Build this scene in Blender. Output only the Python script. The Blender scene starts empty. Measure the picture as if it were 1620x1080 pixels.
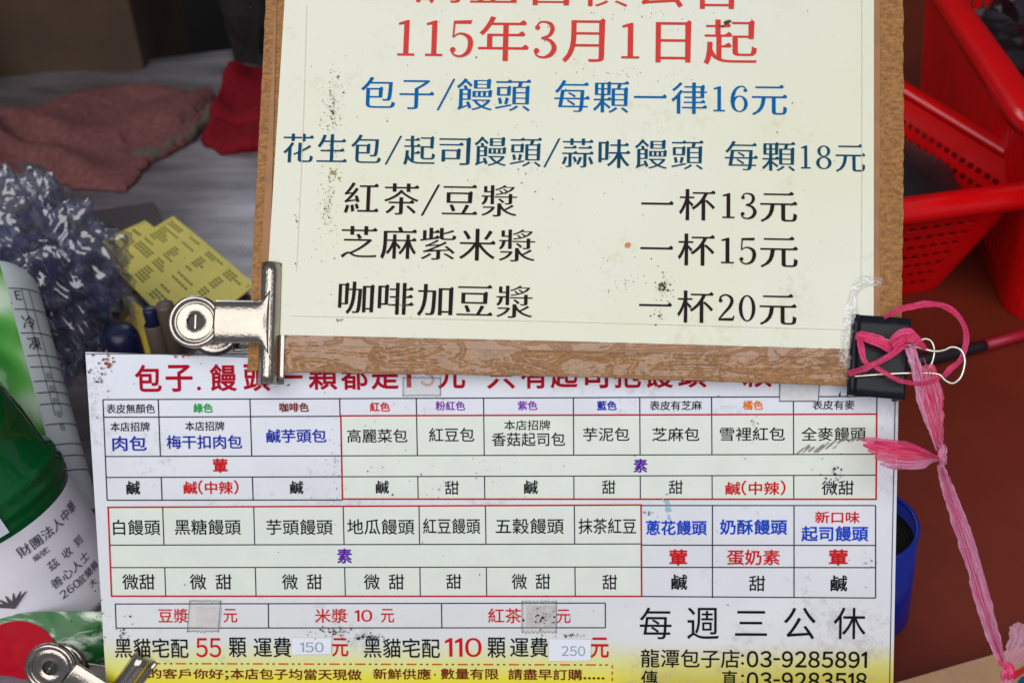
import bpy, math, random
from mathutils import Vector, Matrix, noise
R_ = math.radians
rnd = random.Random(7)
scene = bpy.context.scene
COL = scene.collection

# ------------------------------------------------------------------ camera
PITCH = R_(35); HFOV = R_(56); F = 810 / math.tan(HFOV / 2)
CAM = Vector((0, 0, 1.25))
RX = Vector((1, 0, 0)); UP = Vector((0, math.sin(PITCH), math.cos(PITCH))); FW = Vector((0, math.cos(PITCH), -math.sin(PITCH)))
cd = bpy.data.cameras.new('camera'); co = bpy.data.objects.new('camera', cd); COL.objects.link(co)
co.location = CAM; co.rotation_euler = (math.pi / 2 - PITCH, 0, 0)
cd.sensor_width = 36; cd.angle = HFOV; cd.clip_start = 0.01; cd.clip_end = 50
cd.dof.use_dof = True; cd.dof.focus_distance = 0.505; cd.dof.aperture_fstop = 10
scene.camera = co

# ------------------------------------------------------------------ light: soft daylight entering the stall from the street behind the photographer
w = bpy.data.worlds.new('World'); scene.world = w; w.use_nodes = True
w.node_tree.nodes['Background'].inputs[0].default_value = (0.80, 0.88, 1.0, 1)
w.node_tree.nodes['Background'].inputs[1].default_value = 0.22
def area(name, loc, aim, sx, sy, power, col):
    l = bpy.data.lights.new(name, 'AREA'); l.shape = 'RECTANGLE'; l.size = sx; l.size_y = sy; l.energy = power; l.color = col
    o = bpy.data.objects.new(name, l); COL.objects.link(o); o.location = loc
    o.rotation_euler = (Vector(aim) - Vector(loc)).to_track_quat('-Z', 'Y').to_euler()
area('street_daylight', (-0.35, -1.25, 2.75), (0.05, 0.45, 0.95), 3.6, 2.6, 71, (1.0, 0.985, 0.96))
area('rear_daylight', (-0.75, 2.35, 1.75), (-0.3, 0.9, 0.8), 1.5, 0.55, 11, (0.86, 0.92, 1.0))
vs = scene.view_settings; vs.view_transform = 'Standard'; vs.look = 'None'; vs.gamma = 1; vs.exposure = 0.0
scene.render.engine = 'CYCLES'
scene.cycles.transparent_max_bounces = 24

# ------------------------------------------------------------------ geometry helpers
def ray(px, py): return RX * ((px - 810) / F) + UP * (-(py - 540) / F) + FW
def at(px, py, d): return CAM + ray(px, py) * d
def onz(px, py, z):
    r = ray(px, py); return CAM + r * ((z - CAM.z) / r.z)
class Board:
    def __init__(s, a, b, z0, u0, u1):
        s.a, s.b, s.z0 = a, b, z0
        p0, p1, p2 = s.raw(300, 800), s.raw(1300, 800), s.raw(800, 300)
        n = (p1 - p0).cross(p2 - p0).normalized()
        if n.dot(FW) > 0: n = -n
        s.n = n; s.u = (s.raw(*u1) - s.raw(*u0)).normalized(); s.v = n.cross(s.u)
    def raw(s, px, py):
        x = (px - 810) / F; y = -(py - 540) / F
        return CAM + ray(px, py) * (s.z0 / (1 + s.a * x + s.b * y))
    def P(s, px, py, h=0.0): return s.raw(px, py) + s.n * h
    def S(s, px, py): return s.z0 / (1 + s.a * (px - 810) / F - s.b * (py - 540) / F) / F     # metres per pixel
MENU = Board(0.04, 0.07, 0.507, (165, 788.5), (1386, 788))
TOP = Board(0.04, -0.11, 0.500, (453, 338), (1381, 354))
ZT = CAM.z - 0.478                                     # table top

BASE = {}
def tag(o, label=None, cat=None, group=None, kind=None):
    if label: o['label'] = label
    if cat: o['category'] = cat
    if group: o['group'] = group
    if kind: o['kind'] = kind
    return o
def thing(name, loc, label, cat, group=None):
    o = bpy.data.objects.new(name, None); COL.objects.link(o); o.location = loc; o.empty_display_size = 0.02
    BASE[o.name] = Vector(loc); return tag(o, label, cat, group)
def obj(name, V, Fc, mat, parent=None, smooth=False, uv=None, loc=None):
    base = BASE[parent.name] if parent else Vector(loc if loc is not None else (0, 0, 0))
    me = bpy.data.meshes.new(name); me.from_pydata([tuple(Vector(v) - base) for v in V], [], Fc)
    if uv:
        L = me.uv_layers.new(name='UVMap')
        for lp in me.loops: L.data[lp.index].uv = uv[lp.vertex_index]
    me.materials.append(mat)
    if smooth: me.polygons.foreach_set('use_smooth', [True] * len(me.polygons))
    me.update()
    o = bpy.data.objects.new(name, me); COL.objects.link(o)
    if parent: o.parent = parent
    else: o.location = base
    BASE[o.name] = base
    return o
def merge(*parts):
    V, Fc = [], []
    for v, f in parts:
        k = len(V); V += list(v); Fc += [[i + k for i in q] for q in f]
    return V, Fc
def grid(fn, nu, nv, closeu=False):
    V = [fn(i / (nu if closeu else nu), j / nv) for j in range(nv + 1) for i in range(nu + (0 if closeu else 1))]
    W = nu if closeu else nu + 1; Fc = []
    for j in range(nv):
        for i in range(nu):
            i2 = (i + 1) % W if closeu else i + 1
            Fc.append([j * W + i, j * W + i2, (j + 1) * W + i2, (j + 1) * W + i])
    return V, Fc
def catmull(pts, n=6):
    out = []; m = len(pts)
    for i in range(m - 1):
        p0, p1, p2, p3 = pts[max(i - 1, 0)], pts[i], pts[i + 1], pts[min(i + 2, m - 1)]
        for k in range(n):
            t = k / n
            out.append(((-t + 2 * t * t - t ** 3) * 0.5) * p0 + ((2 - 5 * t * t + 3 * t ** 3) * 0.5) * p1 + ((t + 4 * t * t - 3 * t ** 3) * 0.5) * p2 + ((-t * t + t ** 3) * 0.5) * p3)
    out.append(pts[-1]); return out
def tube(pts, rad, seg=8, cap=True):
    V, Fc = [], []; n = len(pts); prev = None
    for i, p in enumerate(pts):
        t = (pts[min(i + 1, n - 1)] - pts[max(i - 1, 0)]).normalized()
        if prev is None: prev = t.orthogonal().normalized()
        a = (prev - t * prev.dot(t)).normalized(); prev = a; b = t.cross(a)
        r = rad[i] if isinstance(rad, (list, tuple)) else rad
        V += [p + (a * math.cos(2 * math.pi * k / seg) + b * math.sin(2 * math.pi * k / seg)) * r for k in range(seg)]
    for i in range(n - 1):
        for k in range(seg): Fc.append([i * seg + k, i * seg + (k + 1) % seg, (i + 1) * seg + (k + 1) % seg, (i + 1) * seg + k])
    if cap: Fc += [list(range(seg))[::-1], list(range((n - 1) * seg, n * seg))]
    return V, Fc
def lathe(prof, o, ax, seg=32):
    ax = ax.normalized(); a = ax.orthogonal().normalized(); b = ax.cross(a); V, Fc = [], []
    for r, t in prof: V += [o + ax * t + (a * math.cos(2 * math.pi * k / seg) + b * math.sin(2 * math.pi * k / seg)) * max(r, 1e-5) for k in range(seg)]
    for i in range(len(prof) - 1):
        for k in range(seg): Fc.append([i * seg + k, i * seg + (k + 1) % seg, (i + 1) * seg + (k + 1) % seg, (i + 1) * seg + k])
    return V, Fc
def slab(poly, n, th):
    """polygon (CCW seen from n) extruded backwards by th"""
    m = len(poly); V = list(poly) + [p - n * th for p in poly]
    return V, [list(range(m)), list(range(2 * m - 1, m - 1, -1))] + [[i, i + m, (i + 1) % m + m, (i + 1) % m] for i in range(m)]
def solidify(o, t, off=0):
    m = o.modifiers.new('thickness', 'SOLIDIFY'); m.thickness = t; m.offset = off; return o
def bevel(o, wd, seg=2):
    m = o.modifiers.new('bevel', 'BEVEL'); m.width = wd; m.segments = seg; m.limit_method = 'ANGLE'; return o
def box(c, sx, sy, sz, rz=0.0):
    M = Matrix.Rotation(rz, 3, 'Z')
    V = [Vector(c) + M @ Vector((x * sx / 2, y * sy / 2, z * sz / 2)) for z in (-1, 1) for y in (-1, 1) for x in (-1, 1)]
    return V, [[0, 2, 3, 1], [4, 5, 7, 6], [0, 1, 5, 4], [2, 6, 7, 3], [0, 4, 6, 2], [1, 3, 7, 5]]
def polyl(pts, s):
    L = [0]
    for i in range(1, len(pts)): L.append(L[-1] + math.dist(pts[i], pts[i - 1]))
    d = s * L[-1]
    for i in range(1, len(pts)):
        if d <= L[i] + 1e-9:
            k = (d - L[i - 1]) / (L[i] - L[i - 1]); return (pts[i - 1][0] + (pts[i][0] - pts[i - 1][0]) * k, pts[i - 1][1] + (pts[i][1] - pts[i - 1][1]) * k)
    return pts[-1]
def fbm(p, s, o=4): return noise.fractal(Vector(p) * s, 1.0, 2.0, o)

# ------------------------------------------------------------------ materials
def srgb(r, g, b):
    f = lambda c: (c / 255 / 12.92) if c / 255 <= 0.04045 else ((c / 255 + 0.055) / 1.055) ** 2.4
    return (f(r), f(g), f(b), 1)
def newmat(name):
    m = bpy.data.materials.new(name); m.use_nodes = True; nt = m.node_tree; return m, nt, nt.nodes['Principled BSDF'], nt.nodes['Material Output']
def node(nt, t, **kw):
    n = nt.nodes.new(t)
    for k, v in kw.items():
        if hasattr(n, k): setattr(n, k, v)
        else: n.inputs[k.replace('_', ' ')].default_value = v
    return n
def mat(name, c, rough=0.6, metal=0.0, var=0.12, vscale=40, bump=0.0, bscale=300, c2=None, spec=0.5, stretch=None, detail=4):
    m, nt, p, out = newmat(name)
    p.inputs['Roughness'].default_value = rough; p.inputs['Metallic'].default_value = metal; p.inputs['Specular IOR Level'].default_value = spec
    tc = node(nt, 'ShaderNodeTexCoord'); src = tc.outputs['Object']
    if stretch:
        mp = node(nt, 'ShaderNodeMapping'); mp.inputs['Scale'].default_value = stretch; nt.links.new(src, mp.inputs[0]); src = mp.outputs[0]
    nz = node(nt, 'ShaderNodeTexNoise'); nz.inputs['Scale'].default_value = vscale; nz.inputs['Detail'].default_value = detail; nz.inputs['Roughness'].default_value = 0.6
    nt.links.new(src, nz.inputs['Vector'])
    cr = node(nt, 'ShaderNodeValToRGB'); cr.color_ramp.elements[0].position = 0.3; cr.color_ramp.elements[1].position = 0.7
    cc = c2 or tuple(x * (1 - var) for x in c[:3]) + (1,); hi = c if c2 else tuple(min(1, x * (1 + var * 0.6)) for x in c[:3]) + (1,)
    cr.color_ramp.elements[0].color = cc; cr.color_ramp.elements[1].color = hi
    nt.links.new(nz.outputs['Fac'], cr.inputs[0]); nt.links.new(cr.outputs[0], p.inputs['Base Color'])
    if bump:
        n2 = node(nt, 'ShaderNodeTexNoise'); n2.inputs['Scale'].default_value = bscale; n2.inputs['Detail'].default_value = 3
        nt.links.new(src, n2.inputs['Vector'])
        b = node(nt, 'ShaderNodeBump'); b.inputs['Strength'].default_value = bump; b.inputs['Distance'].default_value = 0.001
        nt.links.new(n2.outputs['Fac'], b.inputs['Height']); nt.links.new(b.outputs[0], p.inputs['Normal'])
    return m
def film(name, c, transp=0.75, rough=0.12, diff=0.3, bump=0.0, bscale=200, transl=0.0, stria=None):
    """clear or tinted plastic film: see-through share plus a glossy skin"""
    m, nt, p, out = newmat(name); p.inputs['Base Color'].default_value = c; p.inputs['Roughness'].default_value = rough
    tr = node(nt, 'ShaderNodeBsdfTransparent'); tr.inputs[0].default_value = tuple(0.4 + 0.6 * x for x in c[:3]) + (1,)
    mx = node(nt, 'ShaderNodeMixShader'); mx.inputs[0].default_value = 1 - transp
    last = p.outputs[0]
    if transl:
        tl = node(nt, 'ShaderNodeBsdfTranslucent'); tl.inputs[0].default_value = c
        m2 = node(nt, 'ShaderNodeMixShader'); m2.inputs[0].default_value = transl
        nt.links.new(p.outputs[0], m2.inputs[1]); nt.links.new(tl.outputs[0], m2.inputs[2]); last = m2.outputs[0]
    nt.links.new(tr.outputs[0], mx.inputs[1]); nt.links.new(last, mx.inputs[2]); nt.links.new(mx.outputs[0], out.inputs[0])
    tc = node(nt, 'ShaderNodeTexCoord')
    if stria:
        mp = node(nt, 'ShaderNodeMapping'); mp.inputs['Scale'].default_value = (16, 3.2, 1); nt.links.new(tc.outputs['UV'], mp.inputs[0])
        nz = node(nt, 'ShaderNodeTexNoise'); nz.inputs['Scale'].default_value = 1.0; nz.inputs['Detail'].default_value = 5; nt.links.new(mp.outputs[0], nz.inputs['Vector'])
        cr = node(nt, 'ShaderNodeValToRGB'); cr.color_ramp.elements[0].position = 0.36; cr.color_ramp.elements[1].position = 0.66
        cr.color_ramp.elements[0].color = c; cr.color_ramp.elements[1].color = stria
        nt.links.new(nz.outputs['Fac'], cr.inputs[0]); nt.links.new(cr.outputs[0], p.inputs['Base Color'])
        if transl: nt.links.new(cr.outputs[0], tl.inputs[0])
        b = node(nt, 'ShaderNodeBump'); b.inputs['Strength'].default_value = 1.0; b.inputs['Distance'].default_value = 0.001
        nt.links.new(nz.outputs['Fac'], b.inputs['Height']); nt.links.new(b.outputs[0], p.inputs['Normal'])
    elif bump:
        nz = node(nt, 'ShaderNodeTexNoise'); nz.inputs['Scale'].default_value = bscale; nt.links.new(tc.outputs['Object'], nz.inputs['Vector'])
        b = node(nt, 'ShaderNodeBump'); b.inputs['Strength'].default_value = bump; b.inputs['Distance'].default_value = 0.001
        nt.links.new(nz.outputs['Fac'], b.inputs['Height']); nt.links.new(b.outputs[0], p.inputs['Normal'])
    return m
def gloss_film(name, c, gloss, rough, haze=0.05, bump=0.0, bscale=100):
    m, nt, p, out = newmat(name); p.inputs['Base Color'].default_value = c; p.inputs['Roughness'].default_value = 0.4
    tr = node(nt, 'ShaderNodeBsdfTransparent'); tr.inputs[0].default_value = tuple(0.8 + 0.2 * x for x in c[:3]) + (1,)
    gl = node(nt, 'ShaderNodeBsdfGlossy'); gl.inputs['Roughness'].default_value = rough
    m1 = node(nt, 'ShaderNodeMixShader'); m1.inputs[0].default_value = haze; m2 = node(nt, 'ShaderNodeMixShader'); m2.inputs[0].default_value = gloss
    nt.links.new(tr.outputs[0], m1.inputs[1]); nt.links.new(p.outputs[0], m1.inputs[2]); nt.links.new(m1.outputs[0], m2.inputs[1]); nt.links.new(gl.outputs[0], m2.inputs[2]); nt.links.new(m2.outputs[0], out.inputs[0])
    if bump:
        tc = node(nt, 'ShaderNodeTexCoord'); nz = node(nt, 'ShaderNodeTexNoise'); nz.inputs['Scale'].default_value = bscale; nt.links.new(tc.outputs['Object'], nz.inputs['Vector'])
        b = node(nt, 'ShaderNodeBump'); b.inputs['Strength'].default_value = bump; b.inputs['Distance'].default_value = 0.002
        nt.links.new(nz.outputs['Fac'], b.inputs['Height']); nt.links.new(b.outputs[0], gl.inputs['Normal'])
    return m
INK = {}
def ink(rgb):
    if rgb not in INK: INK[rgb] = mat('ink_%d_%d_%d' % rgb, srgb(*rgb), 0.6, var=0.10, vscale=500, spec=0.06)
    return INK[rgb]
BLACK = (20, 22, 28); RED = (206, 24, 32); BLUE = (24, 44, 172); PURPLE = (92, 34, 160); GREEN = (28, 160, 62); BROWN = (132, 30, 28); ORANGE = (235, 120, 20); CRIM = (178, 12, 38)

M_chrome = mat('nickel_plate', (0.43, 0.385, 0.34, 1), 0.17, 1.0, var=0.12, vscale=60, bump=0.12, bscale=900)
M_hole = mat('dark_recess', (0.02, 0.018, 0.016, 1), 0.5)
M_blackpaint = mat('black_enamel', (0.010, 0.012, 0.018, 1), 0.3, 0.0, spec=0.2, var=0.3, vscale=300, bump=0.15, bscale=700)
M_wire = mat('steel_wire', (0.72, 0.68, 0.60, 1), 0.25, 1.0, var=0.2, vscale=300)

# ------------------------------------------------------------------ lettering
_G = {}
def raw_glyph(ch):
    """outline loops of a glyph from the built-in font, em = 1; outer loops counter-clockwise"""
    if ch in _G: return _G[ch]
    if ch == '１': return [[(.47, 0), (.565, 0), (.565, .735), (.50, .735), (.33, .625), (.33, .535), (.47, .60)]]
    c = bpy.data.curves.new('glyph', 'FONT'); c.body = ch; o = bpy.data.objects.new('glyph', c); COL.objects.link(o)
    bpy.context.view_layer.update(); dg = bpy.context.evaluated_depsgraph_get(); ev = o.evaluated_get(dg); k = ev.to_curve(dg)
    loops = []
    for s in k.splines:
        B = s.bezier_points; n = len(B); L = []
        for i in range(n):
            p, q = B[i], B[(i + 1) % n]; a, b, c1, d = p.co, p.handle_right, q.handle_left, q.co
            straight = abs((b - a).cross(d - a).z) < 1e-5 and abs((c1 - a).cross(d - a).z) < 1e-5
            for t in ([0] if straight else [0, .25, .5, .75]):
                x = a * (1 - t) ** 3 + b * 3 * t * (1 - t) ** 2 + c1 * 3 * t * t * (1 - t) + d * t ** 3; L.append((x.x, x.y))
        C = []
        for pnt in L:
            if not C or math.dist(C[-1], pnt) > 0.002: C.append(pnt)
        if len(C) > 2 and math.dist(C[0], C[-1]) <= 0.002: C.pop()
        if len(C) > 2: loops.append(C)
    ev.to_curve_clear(); bpy.data.objects.remove(o); bpy.data.curves.remove(c)
    _G[ch] = loops; return loops
def offset_loop(C, fn):
    n = len(C); E = []
    for i in range(n):
        a, b = C[i], C[(i + 1) % n]; dx, dy = b[0] - a[0], b[1] - a[1]; l = math.hypot(dx, dy)
        nx, ny = dy / l, -dx / l; E.append((nx, ny, fn(nx, ny)))
    out = []
    for i in range(n):
        n1, n2 = E[i - 1], E[i]; x, y = C[i]
        det = n1[0] * n2[1] - n1[1] * n2[0]; ax = (n1[0] * n1[2] + n2[0] * n2[2]) / 2; ay = (n1[1] * n1[2] + n2[1] * n2[2]) / 2
        if abs(det) > 0.35: dx = (n1[2] * n2[1] - n2[2] * n1[1]) / det; dy = (n1[0] * n2[2] - n2[0] * n1[2]) / det
        else: dx, dy = ax, ay
        l = math.hypot(dx, dy)
        if l > 0.05: dx, dy = dx * 0.05 / l, dy * 0.05 / l
        out.append((x + dx, y + dy))
    return out, E
_MG = {}
def ming_glyph(ch):
    """serif (Ming) cut of the sans outline: hairline horizontals, heavy verticals, triangular stops"""
    if ch in _MG: return _MG[ch]
    res = []
    for C in raw_glyph(ch):
        D, E = offset_loop(C, lambda nx, ny: -0.0125 * ny * ny + 0.011 * nx * nx)
        n = len(C); out = []
        for i in range(n):
            # edge i-1 arrives, edge i leaves; outer loops run counter-clockwise so a top edge runs right-to-left
            eN = E[i]; eP = E[i - 1]; ln = math.dist(C[i], C[(i + 1) % n]); lp = math.dist(C[i - 1], C[i]); lpp = math.dist(C[i - 2], C[i - 1]); x, y = D[i]
            if eP[0] > 0.97 and eN[1] > 0.97 and ln > 0.14:
                if lp < 0.1 and E[i - 2][1] < -0.95 and lpp > 0.12:                  # free right end of a horizontal
                    out += [(x + 0.022, y - 0.004), (x - 0.035, y + 0.058), (x - 0.115, y)]; continue
                if lp > 0.12:                                                        # shoulder where a horizontal turns down
                    out += [(x + 0.012, y - 0.03), (x + 0.018, y + 0.008), (x - 0.03, y + 0.045), (x - 0.085, y)]; continue
            out.append((x, y))
        res.append(out)
    _MG[ch] = res; return res
def brush(path, w, n=7):
    P = catmull([Vector((a, b, 0)) for a, b in path], n); m = len(P); L, R = [], []
    for i, p in enumerate(P):
        t = P[min(i + 1, m - 1)] - P[max(i - 1, 0)]; t.normalize(); nn = Vector((-t.y, t.x, 0))
        f = i / (m - 1) * (len(w) - 1); k = min(int(f), len(w) - 2); ww = (w[k] + (w[k + 1] - w[k]) * (f - k)) / 2
        L.append(p + nn * ww); R.append(p - nn * ww)
    return [(q.x, q.y) for q in R + L[::-1]]
def ell(cx, cy, rx, ry, n=28, cw=False):
    L = [(cx + rx * math.cos(2 * math.pi * i / n), cy + ry * math.sin(2 * math.pi * i / n)) for i in range(n)]
    return L[::-1] if cw else L
# every digit: list of layers, a layer is a list of loops (layers are stacked a hair apart)
SERIF = {
 '0': [[ell(.24, .36, .215, .37), ell(.24, .36, .125, .335, cw=True)]],
 '1': [[[(.20, .028), (.295, .028), (.295, .72), (.255, .72), (.10, .665), (.10, .625), (.20, .638)]], [[(.09, 0), (.405, 0), (.405, .042), (.09, .042)]]],
 '2': [[brush([(.06, .55), (.10, .67), (.23, .72), (.36, .65), (.39, .54), (.33, .39), (.18, .21), (.05, .05)], [.05, .05, .04, .075, .09, .085, .06, .04])], [[(.03, 0), (.43, 0), (.46, .14), (.43, .14), (.40, .075), (.03, .06)]], [ell(.085, .555, .05, .05)]],
 '3': [[brush([(.07, .60), (.13, .70), (.23, .72), (.34, .67), (.37, .56), (.31, .44), (.17, .39)], [.03, .035, .035, .07, .085, .06, .03])], [brush([(.17, .385), (.33, .34), (.41, .20), (.35, .06), (.22, .0), (.10, .03), (.05, .12)], [.03, .06, .095, .085, .04, .035, .03])], [ell(.095, .60, .047, .047)], [ell(.085, .13, .05, .05)]],
 '5': [[[(.09, .66), (.41, .66), (.43, .735), (.09, .72)]], [brush([(.105, .70), (.085, .38)], [.035, .03])], [brush([(.085, .38), (.16, .445), (.26, .455), (.38, .38), (.41, .24), (.36, .08), (.23, .0), (.11, .03), (.05, .12)], [.02, .03, .04, .085, .095, .08, .04, .035, .03])], [ell(.085, .13, .05, .05)]],
 '6': [[ell(.245, .225, .20, .235), ell(.245, .225, .115, .205, cw=True)], [brush([(.40, .62), (.36, .70), (.28, .725), (.17, .66), (.09, .48), (.075, .24)], [.03, .03, .035, .06, .085, .09])], [ell(.385, .61, .045, .045)]],
 '8': [[ell(.245, .185, .20, .195), ell(.245, .185, .115, .165, cw=True)], [ell(.245, .55, .165, .175), ell(.245, .55, .09, .147, cw=True)]],
 '/': [[[(.0, -.10), (.06, -.10), (.49, .80), (.43, .80)]]],
}
from mathutils.geometry import delaunay_2d_cdt
def fill(loops):
    """triangulate with the non-zero winding rule"""
    P, Ed = [], []
    for L in loops:
        k = len(P); P += [Vector(q) for q in L]; Ed += [(k + i, k + (i + 1) % len(L)) for i in range(len(L))]
    V, _, Fc, _, _, _ = delaunay_2d_cdt(P, Ed, [], 0, 1e-6)
    segs = [(L[i][0], L[i][1], L[(i + 1) % len(L)][0], L[(i + 1) % len(L)][1]) for L in loops for i in range(len(L))]
    keep = []
    for f in Fc:
        a, b, c = V[f[0]], V[f[1]], V[f[2]]; x = (a.x + b.x + c.x) / 3; y = (a.y + b.y + c.y) / 3; wn = 0
        for x0, y0, x1, y1 in segs:
            if (y0 <= y) != (y1 <= y):
                if x0 + (y - y0) / (y1 - y0) * (x1 - x0) > x: wn += 1 if y1 > y0 else -1
        if wn: keep.append(list(f) if (b - a).cross(c - a) > 0 else list(f)[::-1])
    return [Vector((v.x, v.y, 0)) for v in V], keep
_FILL = {}
def glyph_mesh(ch, style, bold):
    k = (ch, style, bold)
    if k not in _FILL:
        if style == 'ming':
            if ch in SERIF: _FILL[k] = merge(*[([v + Vector((0, 0, i * 1e-4)) for v in a], b) for i, (a, b) in enumerate(fill(l) for l in SERIF[ch])])
            else: _FILL[k] = fill(ming_glyph(ch))
        else:
            L = raw_glyph(ch)
            if bold: L = [offset_loop(c, lambda nx, ny: bold)[0] for c in L]
            _FILL[k] = fill(L)
    return _FILL[k]
def layout(text, bold):
    parts = []; x = 0.0
    for ch in text:
        if ch == ' ': x += 0.5; continue
        asc = ord(ch) < 256
        V, Fc = glyph_mesh(chr(ord(ch) + 0xFEE0) if asc else ch, 'sans', bold)
        xs = [v.x for v in V]
        if asc:
            wd = max(xs) - min(xs); s = 1.1; sxx = s * (.42 if ch == '-' else 1); parts.append(([Vector(((v.x - min(xs)) * sxx + x + 0.05, v.y * s, 0)) for v in V], Fc)); x += wd * sxx + 0.10
        else:
            parts.append(([Vector((v.x + x, v.y, 0)) for v in V], Fc)); x += 1.0
    return merge(*parts)
def text(board, parent, s, cx, cy, wpx, hpx, col=BLACK, bold=0.0, h=0.0004, name='printed_text'):
    V, Fc = layout(s, round(min(bold + 0.006, 0.022), 4))
    x0, x1 = min(v.x for v in V), max(v.x for v in V); y0, y1 = min(v.y for v in V), max(v.y for v in V)
    k = board.S(cx, cy); o = board.P(cx, cy, h); sx = wpx * k / (x1 - x0); sy = hpx * k / (y1 - y0) if hpx else sx
    obj(name, [o + board.u * ((v.x - (x0 + x1) / 2) * sx) + board.v * ((v.y - (y0 + y1) / 2) * sy) for v in V], Fc, ink(col), parent)

# ------------------------------------------------------------------ setting: steel table, red-brown counter, dark back wall
M_steel = mat('worn_steel', (0.23, 0.205, 0.225, 1), 0.30, 0.4, var=0.65, vscale=2.2, stretch=(3, 9, 3), detail=8, bump=0.25, bscale=60)
M_counter = mat('red_brown_lacquer', srgb(116, 42, 24), 0.5, var=0.16, vscale=9, bump=0.08, bscale=200)
M_wall = mat('dark_wall', (0.012, 0.010, 0.011, 1), 0.8, var=0.5, vscale=6)
A = onz(0, 122, ZT); B = onz(410, 72, ZT); d = (B - A).normalized()
FL = A - d * 0.9; FR = A + d * ((0.20 - A.x) / d.x)
n_up = Vector((0, 0, 1))
o = obj('table', *slab([Vector((FL.x, 0.10, ZT)), Vector((0.20, 0.10, ZT)), FR, FL], n_up, 0.03), M_steel); tag(o, kind='structure'); bevel(o, 0.003)
ZC = ZT - 0.02
o = obj('counter', *slab([Vector((0.204, 0.06, ZC)), Vector((1.5, 0.06, ZC)), Vector((1.5, 2.3, ZC)), Vector((0.204, 2.3, ZC))], n_up, 0.03), M_counter); tag(o, kind='structure')
o = obj('back_wall', *box((0, 2.5, 0.9), 6, 0.1, 3.6), M_wall); tag(o, kind='structure')
o = obj('floor', *box((0, 1.2, 0.0), 6, 3.0, 0.05), M_wall); tag(o, kind='structure')

# ------------------------------------------------------------------ menu board (lower sign)
def foot(px):                                          # pixel row where the board meets the table
    py = 1080
    while MENU.raw(px, py).z > ZT + 0.0015 and py < 1300: py += 1
    return py
bl, br = (172, foot(172)), (1411, foot(1411))
corners = [bl, br, (1422, 601), (135, 557)]
menu = thing('menu_board', (MENU.P(*bl) + MENU.P(*br)) / 2, 'white laminated menu board with ruled table of bun flavours and yellow foot', 'menu board')
m, nt, p, out = newmat('laminated_menu_print')
p.inputs['Roughness'].default_value = 0.32
tc = node(nt, 'ShaderNodeTexCoord'); sp = node(nt, 'ShaderNodeSeparateXYZ'); nt.links.new(tc.outputs['UV'], sp.inputs[0])
cr = node(nt, 'ShaderNodeValToRGB'); E = cr.color_ramp.elements
WHT = srgb(222, 226, 240)
E[0].position = 0.0; E[0].color = srgb(226, 210, 40); E[1].position = 1.0; E[1].color = WHT
for ps, c in ((0.075, srgb(232, 222, 60)), (0.125, srgb(226, 226, 150)), (0.19, srgb(222, 224, 226))):
    e = E.new(ps); e.color = c
cr2 = node(nt, 'ShaderNodeValToRGB'); E2 = cr2.color_ramp.elements
E2[0].position = 0.0; E2[0].color = srgb(204, 186, 44); E2[1].position = 1.0; E2[1].color = WHT  # right foot: olive print with lens vignetting darkened into its colour
for ps, c in ((0.06, srgb(200, 186, 66)), (0.12, srgb(216, 210, 130)), (0.18, srgb(222, 222, 228))):
    e = E2.new(ps); e.color = c
nt.links.new(sp.outputs['Y'], cr.inputs[0]); nt.links.new(sp.outputs['Y'], cr2.inputs[0])
mr = node(nt, 'ShaderNodeMapRange'); mr.inputs[1].default_value = 0.64; mr.inputs[2].default_value = 0.72; nt.links.new(sp.outputs['X'], mr.inputs[0])
mx = node(nt, 'ShaderNodeMix', data_type='RGBA'); nt.links.new(mr.outputs[0], mx.inputs[0]); nt.links.new(cr.outputs[0], mx.inputs[6]); nt.links.new(cr2.outputs[0], mx.inputs[7])
def grime_layer(nt, p, colsock, scale1, scale2, thr, dirt, amount=0.34):
    tcn = node(nt, 'ShaderNodeTexCoord')
    a = node(nt, 'ShaderNodeTexNoise'); a.inputs['Scale'].default_value = scale1; a.inputs['Detail'].default_value = 6; a.inputs['Roughness'].default_value = 0.7
    b = node(nt, 'ShaderNodeTexNoise'); b.inputs['Scale'].default_value = scale2; b.inputs['Detail'].default_value = 3
    nt.links.new(tcn.outputs['Object'], a.inputs['Vector']); nt.links.new(tcn.outputs['Object'], b.inputs['Vector'])
    mu = node(nt, 'ShaderNodeMath', operation='MULTIPLY'); nt.links.new(a.outputs['Fac'], mu.inputs[0]); nt.links.new(b.outputs['Fac'], mu.inputs[1])
    r = node(nt, 'ShaderNodeMapRange'); r.inputs[1].default_value = thr; r.inputs[2].default_value = thr + 0.12; r.inputs[4].default_value = amount; nt.links.new(mu.outputs[0], r.inputs[0])
    mm = node(nt, 'ShaderNodeMix', data_type='RGBA'); mm.inputs[7].default_value = dirt; nt.links.new(r.outputs[0], mm.inputs[0]); nt.links.new(colsock, mm.inputs[6])
    nt.links.new(mm.outputs[2], p.inputs['Base Color'])
    bp = node(nt, 'ShaderNodeBump'); bp.inputs['Strength'].default_value = 0.12; bp.inputs['Distance'].default_value = 0.0008
    c_ = node(nt, 'ShaderNodeTexNoise'); c_.inputs['Scale'].default_value = 11; c_.inputs['Detail'].default_value = 2; nt.links.new(tcn.outputs['Object'], c_.inputs['Vector'])
    b2 = node(nt, 'ShaderNodeBump'); b2.inputs['Strength'].default_value = 0.5; b2.inputs['Distance'].default_value = 0.012; nt.links.new(c_.outputs['Fac'], b2.inputs['Height']); nt.links.new(b2.outputs[0], bp.inputs['Normal'])
    nt.links.new(a.outputs['Fac'], bp.inputs['Height']); nt.links.new(bp.outputs[0], p.inputs['Normal'])
grime_layer(nt, p, mx.outputs[2], 230, 26, 0.30, srgb(158, 154, 150), 0.42)
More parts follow.
